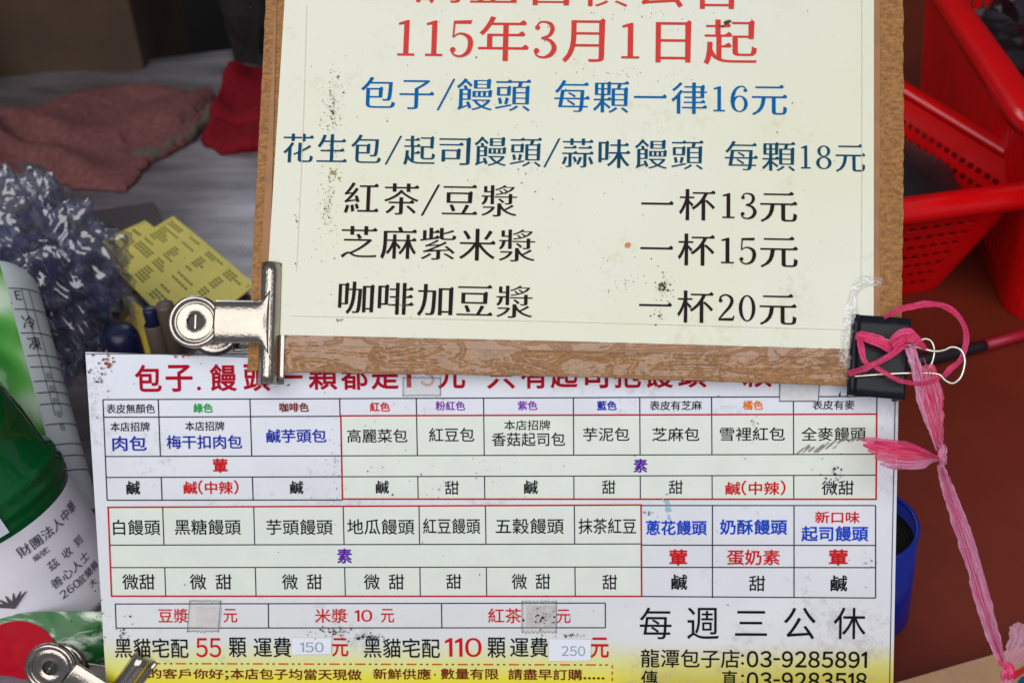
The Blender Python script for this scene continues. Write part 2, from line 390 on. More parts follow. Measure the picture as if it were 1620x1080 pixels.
V, Fc = slab([MENU.P(*c) for c in corners], MENU.n, 0.003)
uvs = [((c[0] - 135) / 1287, (1112 - c[1]) / 555) for c in corners] * 2
o = obj('panel', V, Fc, m, menu, uv=uvs)
M_edge = mat('foam_edge', (0.62, 0.62, 0.66, 1), 0.5)
def strip(board, pts, wpx, h=0.0):
    """flat ribbon of print through pixel points"""
    V, Fc = [], []
    P = [board.P(x, y, h) for x, y in pts]
    for i, q in enumerate(P):
        t = (P[min(i + 1, len(P) - 1)] - P[max(i - 1, 0)]).normalized(); s = board.n.cross(t) * (wpx * board.S(*pts[i]) / 2); V += [q - s, q + s]
    for i in range(len(P) - 1): Fc.append([2 * i, 2 * i + 2, 2 * i + 3, 2 * i + 1])
    return V, Fc
o = obj('top_edging', *strip(MENU, [(136, 560.2), (1421, 604)] if 0 else [(136, 559.5), (420, 559.9)], 1.2, 0.0003), ink((52, 54, 66)), menu)
o = obj('edge_line', *strip(MENU, [(1416.5, 604), (1407, 1090)], 1.4, 0.0003), ink((60, 74, 84)), menu)
# tinted cells
M_tint = mat('pale_green_tint', srgb(224, 231, 222), 0.32, var=0.04, vscale=60)
M_tint2 = mat('pale_lilac_tint', srgb(226, 228, 238), 0.32, var=0.04, vscale=60)
def quad(board, pts, h): return [board.P(x, y, h) for x, y in pts], [[0, 1, 2, 3]]
o = obj('tinted_cells', *quad(MENU, [(542, 788.5), (1385.5, 788.5), (1386.5, 655), (538, 657.5)], 0.00015), M_tint, menu)
o = obj('tinted_cells', *quad(MENU, [(177, 942), (1015, 942), (1014, 798.5), (171, 801.5)], 0.00015), M_tint, menu)
# rules
def X(pair, y, y0, y1): return pair[0] + (pair[1] - pair[0]) * (y - y0) / (y1 - y0)
def Y(l, r, x): return l + (r - l) * (x - 165) / 1221
vx = [(163, 169.7), (250.5, 256.6), (395.5, 400.6), (537.4, 542), (658.6, 661.7), (765, 767), (907, 908), (1012, 1013), (1125.6, 1126.6), (1255, 1255.6), (1387, 1385.6)]
yl = [(631.7, 626.7), (659.5, 654.6), (721.6, 718), (754.6, 751), (790.6, 789)]
segs = []
def vline(i, ra, rb):
    xa = vx[i][0]; ya = Y(*yl[ra], xa); yb = Y(*yl[rb], xa); segs.append([(X(vx[i], ya, 632, 789), ya), (X(vx[i], yb, 632, 789), yb)])
def hline(r, i, j):
    ya = Y(*yl[r], vx[i][0]); yb = Y(*yl[r], vx[j][0]); segs.append([(X(vx[i], ya, 632, 789), ya), (X(vx[j], yb, 632, 789), yb)])
for i in range(11): vline(i, 0, 1 if i == 3 else 2); vline(i, 3, 4) if i not in (3,) else None
vline(0, 2, 3); hline(0, 0, 10); hline(1, 0, 3); hline(2, 0, 10); hline(3, 0, 10); hline(4, 0, 3)
v2 = [(171, 177), (257.6, 262.4), (401.6, 405.3), (543, 546.5), (663, 665), (768, 770), (908.5, 910), (1014, 1015)]
def Y2(l, r, x): return l + (r - l) * (x - 171) / 844
r2 = [(801.7, 798), (861.5, 859.5), (897, 896), (942, 942)]
for i in range(1, 7):
    for ra, rb in ((0, 1), (2, 3)):
        ya, yb = Y2(*r2[ra], v2[i][0]), Y2(*r2[rb], v2[i][1]); segs.append([(X(v2[i], ya, 801, 942), ya), (X(v2[i], yb, 801, 942), yb)])
for r in (1, 2): segs.append([(X(v2[0], r2[r][0], 801, 942), r2[r][0]), (1014.5, r2[r][1])])
for x0, x1 in ((1127, 1127), (1256, 1256), (1385, 1385)): segs.append([(x0, 799), (x1, 945)])
for y0, y1 in ((799, 799), (861.5, 862), (896.5, 897), (942.5, 945)): segs.append([(1015, y0), (1385, y1)])
for x0, x1 in ((182.6, 184), (424.6, 425), (698.5, 699), (957.6, 957.6)): segs.append([(x0, 954), (x1, 992)])
segs += [[(182, 954.5), (958, 953)], [(183.5, 992.5), (958, 992)]]
obj('ruled_lines', *merge(*[strip(MENU, s, 1.7, 0.0003 + 0.00002 * (i % 4)) for i, s in enumerate(segs)]), ink((40, 46, 60)), menu)
reds = [[(539.3, 657), (542, 788.6)], [(538, 657.3), (1387, 654.6)], [(541, 788.6), (1386.5, 789)], [(1386.6, 654), (1385.6, 790)],
        [(170, 801.8), (1015, 798)], [(171.5, 801), (177, 943)], [(176, 942), (1016, 942.3)], [(1014, 797), (1015, 943)]]
obj('red_ruled_lines', *merge(*[strip(MENU, s, 2.4, 0.00042 + 0.00002 * (i % 4)) for i, s in enumerate(reds)]), ink((192, 26, 40)), menu)
# heading (its upper half is behind the price board)
for s, x0, x1, yb in (('包', 213, 256, 598), ('子', 262, 305, 598), ('饅', 332, 375, 597), ('頭', 385, 428, 597), ('顆', 488, 534, 595), ('都', 539, 582, 595), ('是', 587, 631, 594.5),
                      ('元', 692, 736, 593.5), ('只', 770, 815, 593.5), ('有', 824, 866, 593), ('起', 871, 914, 592.5), ('司', 922, 962, 592.5), ('抱', 971, 1014, 592), ('饅', 1022, 1065, 592), ('頭', 1073, 1118, 591.5), ('顆', 1175, 1221, 591)):
    text(MENU, menu, s, (x0 + x1) / 2, yb, x1 - x0, 43, CRIM, 0.012)
text(MENU, menu, '.', 315, 614, 6, 6, CRIM); text(MENU, menu, '一', 457, 596, 44, 5, CRIM); text(MENU, menu, '1', 643, 592, 15, 41, CRIM, 0.01); text(MENU, menu, '3', 676, 592, 22, 38, (205, 176, 172))
LT = [
 ('表皮無顏色', 207, 646, 78, 15, BLACK), ('綠色', 321.5, 645, 31, 15, GREEN, .02), ('咖啡色', 465.5, 644, 47, 15, BROWN, .02), ('紅色', 601, 643, 32, 15, (205, 40, 26), .02), ('粉紅色', 712.5, 641.5, 47, 15, (128, 40, 170), .008),
 ('紫色', 834.5, 641, 31, 15, (128, 36, 176), .008), ('藍色', 960, 641, 31, 15, BLUE, .02), ('表皮有芝麻', 1069, 641, 82, 15, BLACK), ('橘色', 1191, 640.5, 32, 15, ORANGE, .012), ('表皮有麥', 1318.5, 640, 66, 15, BLACK),
 ('本店招牌', 206, 674.5, 63, 15, BLACK), ('肉包', 205, 701, 55, 24, BLUE, .006), ('本店招牌', 324, 673.5, 63, 15, BLACK), ('梅干扣肉包', 323.5, 698.5, 121, 22, BLUE, .006), ('鹹芋頭包', 469, 689, 96, 22, BLUE, .006),
 ('高麗菜包', 597, 689, 96, 22, BLACK), ('紅豆包', 714.5, 687, 72, 22, BLACK), ('本店招牌', 834, 672, 73, 16, BLACK), ('香菇起司包', 836, 694.5, 116, 22, BLACK), ('芋泥包', 959, 686.5, 73, 22, BLACK), ('芝麻包', 1069, 686.5, 74, 22, BLACK),
 ('雪裡紅包', 1190, 686, 102, 22, BLACK), ('全麥饅頭', 1318.5, 686, 101, 22, BLACK), ('葷', 348.5, 736, 23, 23, RED, .025), ('素', 1013, 736, 22, 22, PURPLE, .025),
 ('鹹', 211, 771, 22, 22, BLACK, .008), ('鹹(中辣)', 334, 770, 88, 23, RED, .008), ('鹹', 469.5, 770.5, 21, 21, BLACK, .008), ('鹹', 605, 770, 21, 21, BLACK, .008), ('甜', 715, 771, 22, 22, BLACK), ('鹹', 840, 770, 22, 22, BLACK, .008),
 ('甜', 963, 770, 21, 22, BLACK), ('甜', 1069, 770, 22, 22, BLACK), ('鹹(中辣)', 1195, 771, 94, 24, RED, .008), ('微甜', 1325, 771, 50, 23, BLACK),
 ('白饅頭', 216.5, 833.5, 76, 25, BLACK), ('黑糖饅頭', 329, 833, 106, 25, BLACK), ('芋頭饅頭', 474, 833, 106, 25, BLACK), ('地瓜饅頭', 602.5, 832.5, 107, 25, BLACK), ('紅豆饅頭', 714.5, 831.5, 91, 25, BLACK), ('五穀饅頭', 838, 831.5, 108, 25, BLACK),
 ('抹茶紅豆', 960.5, 831.5, 91, 25, BLACK), ('蔥花饅頭', 1070, 834, 96, 24, (18, 66, 200), .012), ('奶酥饅頭', 1192, 833, 106, 25, (18, 66, 200), .012), ('新口味', 1324.5, 817.5, 70, 19, RED, .006), ('起司饅頭', 1320.5, 843.5, 105, 25, (18, 66, 200), .012),
 ('素', 545, 878.5, 24, 24, PURPLE, .02), ('葷', 1073, 881, 28, 26, RED, .025), ('蛋奶素', 1191.6, 881, 83, 25, RED, .008), ('葷', 1326, 881, 29, 26, RED, .025),
 ('微甜', 219.5, 919.5, 52, 25, BLACK), ('微 甜', 333.5, 919.5, 67, 25, BLACK), ('微 甜', 478, 919.5, 64, 25, BLACK), ('微 甜', 607.5, 919.5, 64, 25, BLACK), ('甜', 718, 919, 24, 24, BLACK), ('微 甜', 840, 919, 61, 25, BLACK), ('甜', 964.5, 920, 23, 24, BLACK),
 ('鹹', 1074.6, 920, 25, 25, BLACK, .008), ('甜', 1197.6, 922, 25, 25, BLACK), ('鹹', 1327, 922, 26, 26, BLACK, .008),
 ('豆漿', 274.6, 973, 48, 23, RED), ('元', 364.5, 973, 22, 22, RED), ('米漿', 524, 973, 52, 23, RED), ('10', 575, 973, 28, 19, RED), ('元', 613, 973, 21, 22, RED), ('紅茶', 798.5, 973, 53, 24, RED), ('元', 891.5, 974, 22, 22, RED),
 ('黑貓宅配', 240, 1024, 118, 32, BLACK), ('55', 330, 1023.5, 40, 31, RED), ('顆', 376, 1023, 28, 32, BLACK), ('運費', 431, 1023, 60, 32, BLACK), ('元', 538, 1023, 26, 30, RED, .008), ('黑貓宅配', 635.6, 1024, 121, 32, BLACK), ('110', 733, 1023, 58, 31, RED),
 ('顆', 785.5, 1023.5, 29, 33, BLACK), ('運費', 837, 1023, 60, 32, BLACK), ('元', 948.5, 1023.5, 29, 33, RED, .008),
 ('的客戶你好;', 298, 1065.5, 129, 18, (110, 24, 16), .006), ('本店包子均當天現做', 468, 1065.5, 210, 18, (110, 24, 16), .006), ('新鮮供應', 636, 1065, 92, 18, (110, 24, 16), .006), ('數量有限', 743, 1065, 92, 18, (110, 24, 16), .006), ('請盡早訂購.....', 880, 1066, 152, 18, (110, 24, 16), .006),
 ('龍潭包子店', 1091.5, 1040.5, 155, 30, BLACK), ('03-9285891', 1276, 1042, 188, 27, BLACK, .008), ('傳', 1027, 1074, 26, 30, BLACK), ('真', 1154, 1074, 25, 30, BLACK), ('03-9283518', 1276, 1075.5, 188, 27, BLACK, .008),
]
for t in LT: text(MENU, menu, t[0], t[1], t[2], t[3], t[4], t[5], t[6] if len(t) > 6 else 0.0)
for cx, ch in ((1037, '每'), (1112, '週'), (1188, '三'), (1265, '公'), (1344, '休')): text(MENU, menu, ch, cx, 985, 50, 40 if ch == '三' else 51, BLACK, -0.006)
for y in (1042, 1074): text(MENU, menu, ':', 1174.5, y, 4.5, 17, BLACK)
text(MENU, menu, '.', 688, 1066, 3, 3, (110, 24, 16))
# dash-dot rule
dd = []; x = 238.0; k = 0
while x < 962:
    L = 16 if k % 3 == 0 else 4
    dd.append(((k % 3 == 0), strip(MENU, [(x, 1048.5 + (x - 240) * .003), (min(x + L, 966), 1048.5 + (x + L - 240) * .003)], 2.2, 0.0004))); x += L + 5.5; k += 1
obj('dashed_rule', *merge(*[s for a, s in dd if a]), ink((206, 92, 30)), menu); obj('dotted_rule', *merge(*[s for a, s in dd if not a]), ink((120, 96, 30)), menu)
obj('dotted_rule', *merge(*[strip(MENU, [(968.5, y), (968.5, y + 5)], 2, 0.0004) for y in range(1051, 1100, 10)]), ink((190, 70, 26)), menu)
# sticky tape patches with pinked ends and dirty edges, white price stickers
M_tape = film('aged_clear_tape', (0.90, 0.89, 0.87, 1), 0.92, 0.12)
M_patch = mat('faded_price_patch', srgb(218, 213, 218), 0.6, var=0.09, vscale=260)
M_sticker = mat('white_sticker', srgb(232, 234, 246), 0.5, var=0.03)
def tape(x0, y0, x1, y1, zig=5.5, skew=0):
    top = [(x0 + (x1 - x0) * i / 18, y0 + (zig if i % 2 else 0) * rnd.uniform(.3, 1)) for i in range(19)]; bot = [(x1 + skew - (x1 - x0) * i / 18, y1 + (0 if i % 2 else zig) * rnd.uniform(.3, 1)) for i in range(19)]
    lp = bot[::-1] + top[::-1]
    o = obj('tape', *fill2(MENU, lp, 0.0007), M_tape, menu)
    obj('tape_edge', *merge(*[strip(MENU, q, 0.9, 0.0009) for q in (top, bot, [top[-1], bot[0]], [bot[-1], top[0]])]), ink((96, 94, 96)), menu)
def fill2(board, px, h):
    k = 1 / 1000; V, Fc = fill([[(x * k, -y * k) for x, y in px]])
    return [board.P(v.x * 1000, -v.y * 1000, h) for v in V], Fc
tape(301, 948, 350, 996, 4.5, -4)
tape(826, 949, 880, 997, 4.5)
tape(638, 596, 697, 624, 3)
obj('price_patch', *quad(MENU, [(312, 991), (348, 992), (351, 961), (311, 960)], 0.0005), M_patch, menu)
obj('price_patch', *quad(MENU, [(833, 991), (879, 991), (880, 958), (834, 958)], 0.0005), mat('soiled_price_patch', srgb(206, 200, 204), 0.6, var=0.2, vscale=330), menu)
obj('torn_sticker', *quad(MENU, [(1232, 634), (1294, 634), (1296, 604), (1236, 604)], 0.0005), mat('grey_torn_sticker', srgb(215, 217, 222), 0.6, var=0.08, vscale=300), menu)
obj('tape_edge', *merge(strip(MENU, [(1233, 604), (1233, 634), (1290, 634)], 1.3, 0.0008), strip(MENU, [(1296, 604), (1294, 634)], 1.1, 0.0008)), ink((50, 48, 50)), menu)
for x0, y0, x1, y1, hand, hx, hy in ((462, 1007, 524, 1034, '150', 494, 1022), (868, 1009, 934, 1044, '250', 907, 1028)):
    o = obj('price_sticker', *quad(MENU, [(x0, y1), (x1, y1 - 1), (x1 + 1, y0 + 1), (x0 + 1, y0)], 0.0008), M_sticker, menu)
    text(MENU, menu, hand, hx, hy, 37, 16, (140, 164, 186), -0.006, 0.0010, 'handwriting')
# grime
def flecks(board, specs, h, cell=7):
    V, Fc = [], []
    for cx, cy, rx, ry, n, s0, s1 in specs:
        for _ in range(n):
            a = rnd.uniform(0, 6.283); r = abs(rnd.gauss(0, 0.5)); x = cx + rx * r * math.cos(a); y = cy + ry * r * math.sin(a)
            s = rnd.uniform(s0, s1) * rnd.uniform(0.4, 1); e = rnd.uniform(.4, 1.6); a0 = rnd.uniform(0, 6.28); k = len(V); K = board.S(x, y); c = board.P(x, y, h + rnd.uniform(0, 4e-5))
            for i in range(cell):
                t = -6.283 * i / cell; q = s * rnd.uniform(.5, 1.2); u, v = q * math.cos(t) * e, q * math.sin(t)
                V.append(c + board.u * ((u * math.cos(a0) - v * math.sin(a0)) * K) - board.v * ((u * math.sin(a0) + v * math.cos(a0)) * K))
            Fc.append(list(range(k, k + cell)))
    return V, Fc
o = obj('grime', *flecks(MENU, [(700, 770, 900, 400, 150, .5, 1.5), (160, 600, 26, 60, 46, .6, 2.2), (158, 990, 16, 60, 40, .8, 3), (195, 1000, 26, 30, 30, .5, 2), (1318, 745, 34, 40, 46, .6, 2.6), (530, 998, 46, 12, 60, .7, 2.2), (585, 1006, 40, 7, 60, .8, 3),
     (860, 975, 34, 30, 40, .6, 2.4), (900, 1003, 40, 4, 26, .6, 2.0), (1026, 810, 14, 14, 14, .6, 2.4), (530, 736, 20, 90, 40, .5, 1.4), (1370, 890, 16, 34, 30, .4, 1.3), (1190, 670, 20, 40, 14, .5, 2)], 0.0011), ink((46, 42, 42)), menu); tag(o, kind='stuff')
o = obj('rust_stain', *flecks(MENU, [(170, 575, 22, 22, 40, .8, 3.2), (300, 562, 60, 5, 30, .6, 2), (142, 588, 6, 6, 8, .8, 2.4)], 0.0009), ink((150, 84, 60)), menu); tag(o, kind='stuff')
sm = []
for i in range(15):
    x = 1262 + i * 6 + rnd.uniform(-2, 2); y = 716 - i * 1.2 + rnd.uniform(-5, 5); L = rnd.uniform(8, 22); sm.append(strip(MENU, [(x, y), (x + L * .7, y - L * .55)], rnd.uniform(1.2, 3.2), 0.0009))
o = obj('scuff_marks', *merge(*sm), ink((150, 142, 134)), menu); tag(o, kind='stuff')
o = obj('ink_smudge', *flecks(MENU, [(1056, 803, 5, 22, 30, 1, 3.6)], 0.0009), ink((150, 196, 208)), menu); tag(o, kind='stuff')

# ------------------------------------------------------------------ price board (upper sign)
pb = thing('price_board', TOP.P(900, 600), 'cardboard backed cream price notice in red and blue type, clipped above the menu', 'price board')
m, nt, p, out = newmat('corrugated_cardboard'); p.inputs['Roughness'].default_value = 0.6
tc = node(nt, 'ShaderNodeTexCoord')
nz = node(nt, 'ShaderNodeTexNoise'); nz.inputs['Scale'].default_value = 1.0; nz.inputs['Detail'].default_value = 5; nz.inputs['Roughness'].default_value = 0.65
mp = node(nt, 'ShaderNodeMapping'); mp.inputs['Scale'].default_value = (330, 560, 560); nt.links.new(tc.outputs['Object'], mp.inputs[0]); nt.links.new(mp.outputs[0], nz.inputs['Vector'])
cr = node(nt, 'ShaderNodeValToRGB'); cr.color_ramp.elements[0].position = 0.32; cr.color_ramp.elements[0].color = srgb(122, 80, 40); cr.color_ramp.elements[1].position = 0.68; cr.color_ramp.elements[1].color = srgb(182, 128, 68)
nt.links.new(nz.outputs['Fac'], cr.inputs[0]); nt.links.new(cr.outputs[0], p.inputs['Base Color'])
bp = node(nt, 'ShaderNodeBump'); bp.inputs['Strength'].default_value = 0.7; bp.inputs['Distance'].default_value = 0.0012; nt.links.new(nz.outputs['Fac'], bp.inputs['Height']); nt.links.new(bp.outputs[0], p.inputs['Normal'])
M_card = m
def jag(a, b, n, amp):
    return [(a[0] + (b[0] - a[0]) * i / n + rnd.uniform(-amp, amp), a[1] + (b[1] - a[1]) * i / n + rnd.uniform(-amp, amp)) for i in range(n)]
out_px = jag((391, 586.5), (900, 595), 24, .7) + jag((900, 595), (1425, 612), 24, .8) + jag((1425, 612), (1429.5, 300), 36, 1.1) + jag((1429.5, 300), (1429, -60), 36, 1.2) + jag((1429, -60), (423.5, -60), 4, .1) + jag((423.5, -60), (391, 586.5), 40, .6)
o = obj('backing', *slab([TOP.P(x, y) for x, y in out_px], TOP.n, 0.004), M_card, pb)
# the kraft cover layer is folded over: a raised inner step along both sides
M_kraft = mat('kraft_liner', srgb(160, 112, 70), 0.55, var=0.18, vscale=90, bump=0.3, bscale=300)
o = obj('kraft_liner', *slab([TOP.P(x, y, .0007) for x, y in jag((1376, 552), (1391, 552), 1, 0) + jag((1391, 552), (1391.5, -60), 20, .8) + [(1376, -60)]], TOP.n, .0006), M_kraft, pb)
o = obj('kraft_liner', *slab([TOP.P(x, y, .0007) for x, y in jag((407, 530), (425, 530), 1, 0) + jag((425, 530), (456, -60), 1, 0) + [(440, -60)] + jag((440, -60), (407, 530), 20, .8)], TOP.n, .0006), M_kraft, pb)
o = obj('kraft_liner', *slab([TOP.P(x, y, .0007) for x, y in jag((455, 545), (1340, 566), 24, .8) + [(1345, 545), (455, 524)]], TOP.n, .0006), M_kraft, pb)
m, nt, p, out = newmat('cream_paper'); p.inputs['Roughness'].default_value = 0.45
rgb = node(nt, 'ShaderNodeTexNoise'); rgb.inputs['Scale'].default_value = 9; rgb.inputs['Detail'].default_value = 4; tcn = node(nt, 'ShaderNodeTexCoord'); nt.links.new(tcn.outputs['Object'], rgb.inputs['Vector'])
cr = node(nt, 'ShaderNodeValToRGB'); cr.color_ramp.elements[0].position = .35; cr.color_ramp.elements[0].color = srgb(226, 226, 204); cr.color_ramp.elements[1].position = .7; cr.color_ramp.elements[1].color = srgb(229, 230, 217)
nt.links.new(rgb.outputs['Fac'], cr.inputs[0]); grime_layer(nt, p, cr.outputs[0], 260, 30, 0.325, srgb(196, 182, 140))
paper = obj('paper', *slab([TOP.P(x, y, .0012) for x, y in [(419, 529.5), (900, 540), (1381, 553.5), (1381.5, -60), (455, -60)]], TOP.n, .0004), m, pb)
H = 0.0016
def line(chars, x0, y0, x1, y1, em, col, skew=1.0):
    """chars: (character, x_left, x_right) in pixels, set on the line (x0,y0)-(x1,y1) of cell centres"""
    for ch, a, b in chars:
        cx = (a + b) / 2; cy = y0 + (y1 - y0) * (cx - x0) / (x1 - x0); V, Fc = glyph_mesh(ch, 'ming', 0)
        xs = [v.x for v in V]; k = TOP.S(cx, cy); o = TOP.P(cx, cy, H); gx = (max(xs) + min(xs)) / 2
        sx = (b - a) / (max(xs) - min(xs)) * k
        gy = 0.36 if ch in SERIF else 0.375
        if ch == '一': sx = 56 * em / 62 * k / (max(xs) - min(xs))
        obj('printed_text', [o + TOP.u * ((v.x - gx) * sx) + TOP.v * ((v.y - gy) * em * k) + TOP.n * v.z for v in V], Fc, ink(col), pb)
def even(s, x0, x1, wd): return [(c, x0 + (x1 - x0) * i / max(1, len(s) - 1) - wd / 2, x0 + (x1 - x0) * i / max(1, len(s) - 1) + wd / 2) for i, c in enumerate(s)]
REDP = (214, 66, 62); BLU = (0, 100, 166); TEAL = (16, 74, 104); DKB = (40, 30, 30)
line(even('調整售價公告', 694, 1134, 74), 694, -27, 1134, -18, 80, REDP)
line([('1', 630, 657), ('1', 674, 701), ('5', 713, 749), ('年', 757, 837), ('3', 845, 881), ('月', 890, 957), ('1', 983, 1011), ('日', 1037, 1093), ('起', 1113, 1196)], 643, 62, 1155, 68.5, 81, REDP)
line(even('包子', 599, 660, 55) + [('/', 692, 720)] + even('饅頭', 751, 812, 56) + even('每顆一律', 905, 1090, 56) + [('1', 1128, 1146), ('6', 1155, 1182), ('元', 1189, 1244)], 598, 149, 1217, 159.5, 57, BLU)
line(even('花生包', 473, 580, 48) + [('/', 610, 636)] + even('起司饅頭', 664, 832, 50) + [('/', 860, 886)] + even('蒜味饅頭', 914, 1087, 50) + even('每顆', 1172, 1231, 52) + [('1', 1266, 1281), ('8', 1290, 1314), ('元', 1321, 1367)], 473, 236, 1344, 251, 52, TEAL)
line(even('紅茶', 573, 636, 55) + [('/', 667, 696)] + even('豆漿', 728, 790, 56) + [('一', 1011, 1068), ('杯', 1074, 1131), ('1', 1142, 1161), ('3', 1171, 1196), ('元', 1202, 1260)], 573, 315, 1231, 328, 56, DKB)
line(even('芝麻紫米漿', 569, 818, 57) + [('一', 1010, 1067), ('杯', 1072, 1130), ('1', 1140, 1160), ('5', 1169, 1195), ('元', 1202, 1261)], 569, 384, 1231, 399, 57, DKB)
line(even('咖啡加豆漿', 564.5, 814, 57) + [('一', 1008, 1065), ('杯', 1071, 1128), ('2', 1136, 1161), ('0', 1168, 1194), ('元', 1201, 1259)], 564, 471.5, 1230, 489.5, 57, DKB)
o = obj('grime', *flecks(TOP, [(850, 270, 900, 420, 240, .4, 1.3), (528, 180, 24, 90, 120, .5, 1.7), (522, 320, 22, 120, 90, .4, 1.5), (1050, 455, 20, 34, 70, .6, 2.2), (1046, 452, 8, 8, 16, .8, 2.8), (980, 450, 50, 40, 40, .4, 1.2), (1042, 500, 12, 16, 20, .6, 2),
      (1150, 38, 8, 4, 12, 2, 4.5), (1142, 44, 5, 4, 6, 1.5, 3), (540, 507, 14, 2, 14, .6, 1.8), (470, 350, 3, 60, 14, .5, 1.4), (980, 120, 240, 40, 60, .4, 1.2), (1020, 30, 300, 30, 40, .4, 1.2)], 0.0020), ink((78, 70, 58)), pb); tag(o, kind='stuff')
o = obj('stain', *flecks(TOP, [(528, 275, 12, 14, 40, .8, 2.6), (516, 330, 18, 60, 60, .4, 1.4), (530, 160, 30, 90, 60, .5, 1.6), (640, 480, 40, 30, 30, .4, 1.4)], 0.0019), ink((160, 156, 104)), pb); tag(o, kind='stuff')
o = obj('food_spot', *flecks(TOP, [(993, 388, 1.5, 4, 7, 3, 5)], 0.0021), ink((222, 140, 92)), pb); tag(o, kind='stuff')
# crease of the inner sheet under the sleeve
obj('sheet_edge', *merge(strip(TOP, [(462, 500), (840, 508), (1345, 522)], 1.0, .0018), strip(TOP, [(1362, -10), (1362, 300), (1361, 440)], 1.0, .0018), strip(TOP, [(486, 10), (484, 90), (480, 220), (470, 430)], .9, .0018)), ink((220, 220, 204)), pb)
# clear sleeve: wrinkled strip over the foot of the board
M_film = gloss_film('clear_sleeve', (0.95, 0.95, 0.95, 1), 0.055, 0.10, 0.02, 0.15, 30)
def sleeve(u, v):
    x = 452 + u * 890; yt = 530 + u * 20; yb = 590 + u * 16 - 4 * u * (1 - u); y = yt + (yb - yt) * v
    wv = noise.noise(Vector((u * 5, v * 1.2, 31))) * 1.6; q = Vector((u * 13 + wv, v * 1.3 + wv, 3)); rdg = abs(noise.noise(q + Vector((v * 1.2, 0, 0)))); rdg2 = abs(noise.noise(Vector((u * 6 + v * .9 - wv, v * .9, 8))))
    hgt = .0022 + .0022 * max(0, 1 - rdg * 9) ** 2 + .0030 * max(0, 1 - rdg2 * 9) ** 2 + .0007 * noise.noise(Vector((u * 60, v * 6, 1)))
    if v > .93: hgt -= .002 * (v - .93) / .07
    return TOP.P(x, y, hgt)
obj('clear_sleeve', *grid(sleeve, 420, 26), M_film, pb, smooth=True)
M_whitefilm = gloss_film('white_crinkled_film', (0.95, 0.96, 0.97, 1), 0.10, 0.10, 0.16, 0.8, 80)
def corner_film(u, v):
    path = catmull([Vector((1392, 448, 0)), Vector((1366, 446, 0)), Vector((1350, 462, 0)), Vector((1344, 500, 0)), Vector((1338, 535, 0)), Vector((1335, 556, 0)), Vector((1334, 580, 0))], 8)
    f = u * (len(path) - 1); i = min(int(f), len(path) - 2); q = path[i].lerp(path[i + 1], f - i); t = path[i + 1] - path[i]; t.normalize()
    wd = 26 * (0.7 + .5 * noise.noise(Vector((u * 7, 1, 1)))); s = (v - .5) * wd
    return TOP.P(q.x - t.y * s, q.y + t.x * s, .0022 + .0012 * math.sin(v * math.pi) + .0016 * noise.noise(Vector((u * 24, v * 3, 4))))
obj('crinkled_film', *grid(corner_film, 80, 8), M_whitefilm, pb, smooth=True)

# ------------------------------------------------------------------ bulldog clips
def bulldog(board, name, cx, cy, dirx, diry, label, back_shift=0.0, hoff=0.0, group='bulldog clips'):
    k = board.S(cx, cy); cm = 0.01
    a = (board.P(cx + dirx * 40, cy + diry * 40) - board.P(cx, cy)).normalized(); n = board.n; b = n.cross(a); o = board.P(cx, cy, hoff)
    t = thing(name, o, label, 'clip', group)
    Q = lambda A, Bv, N: o + a * (A * cm) + b * (Bv * cm) + n * (N * cm)
    half = [(-.74, .03), (-.52, .05), (-.44, .12), (-.38, .30), (-.24, .52), (0, .64), (.26, .58), (.48, .36), (.60, .06), (.645, -.3), (.65, -.55)]
    prof = half + [(x, -1.1 - y) for x, y in half[::-1][1:]]
    L = 3.2
    def pf(u):
        f = u * (len(prof) - 1); i = min(int(f + 1e-6), len(prof) - 2); return prof[i][0] + (prof[i + 1][0] - prof[i][0]) * (f - i), prof[i][1] + (prof[i + 1][1] - prof[i][1]) * (f - i)
    solidify(obj('spring_body', *grid(lambda u, v: Q(pf(u)[0], (v - .5) * 2 * L, pf(u)[1]), 3 * (len(prof) - 1), 12), M_chrome, t, smooth=True), .0007)
    def handle(sgn, sh):
        N = lambda z: z if sgn > 0 else -1.1 - z
        def neck(u, v):
            A = -.05 + u * 2.75; hw = 1.10 + (0.55 * max(0, 1 - u * 4.5) ** 2); s = (v - .5) * 2
            z = .70 + .30 * u + .42 * (math.sqrt(max(0, 1 - (s * .93) ** 2)) - .6) * min(1, u * 6 + .15)
            return Q(A, s * hw + sh * u, N(z))
        h = obj('handle', *grid(neck, 24, 18), M_chrome, t, smooth=True); solidify(h, .0008)
        c = Q(3.72, sh, N(1.0)); tilt = (n * sgn - a * 0.05).normalized()
        pr = [(.40, .02), (.42, .05), (.90, .05), (.98, .02), (1.03, -.02), (1.08, .04), (1.16, .14), (1.27, .16), (1.36, .06), (1.38, -.1), (1.32, -.22), (1.1, -.25), (.4, -.2), (.40, .02)]
        obj('finger_disc', *lathe([(r * cm, z * cm) for r, z in pr], c, tilt, 40), M_chrome, h, smooth=False).data.polygons.foreach_set('use_smooth', [True] * (40 * (len(pr) - 1)))
        obj('rivet_hole', *lathe([(0, -.08 * cm), (.39 * cm, -.08 * cm), (.40 * cm, .0)], c, tilt, 24), M_hole, h)
        obj('slot', *merge(lathe([(0, -.04 * cm), (.05 * cm, -.05 * cm), (.05 * cm, -.09 * cm)], c + b * .0012, tilt, 8), (lambda p: ([p - b * .0036 - a * .0004, p + b * .0036 - a * .0004, p + b * .0036 + a * .0004, p - b * .0036 + a * .0004], [[0, 1, 2, 3]]))(c - tilt * .0005)), M_chrome, h)
    handle(1, 0); handle(-1, back_shift)
    return t
bulldog(TOP, 'bulldog_clip', 430, 512, -1.0, 0.004, 'nickel bulldog clip joining the price board to the menu top edge', 0.12)
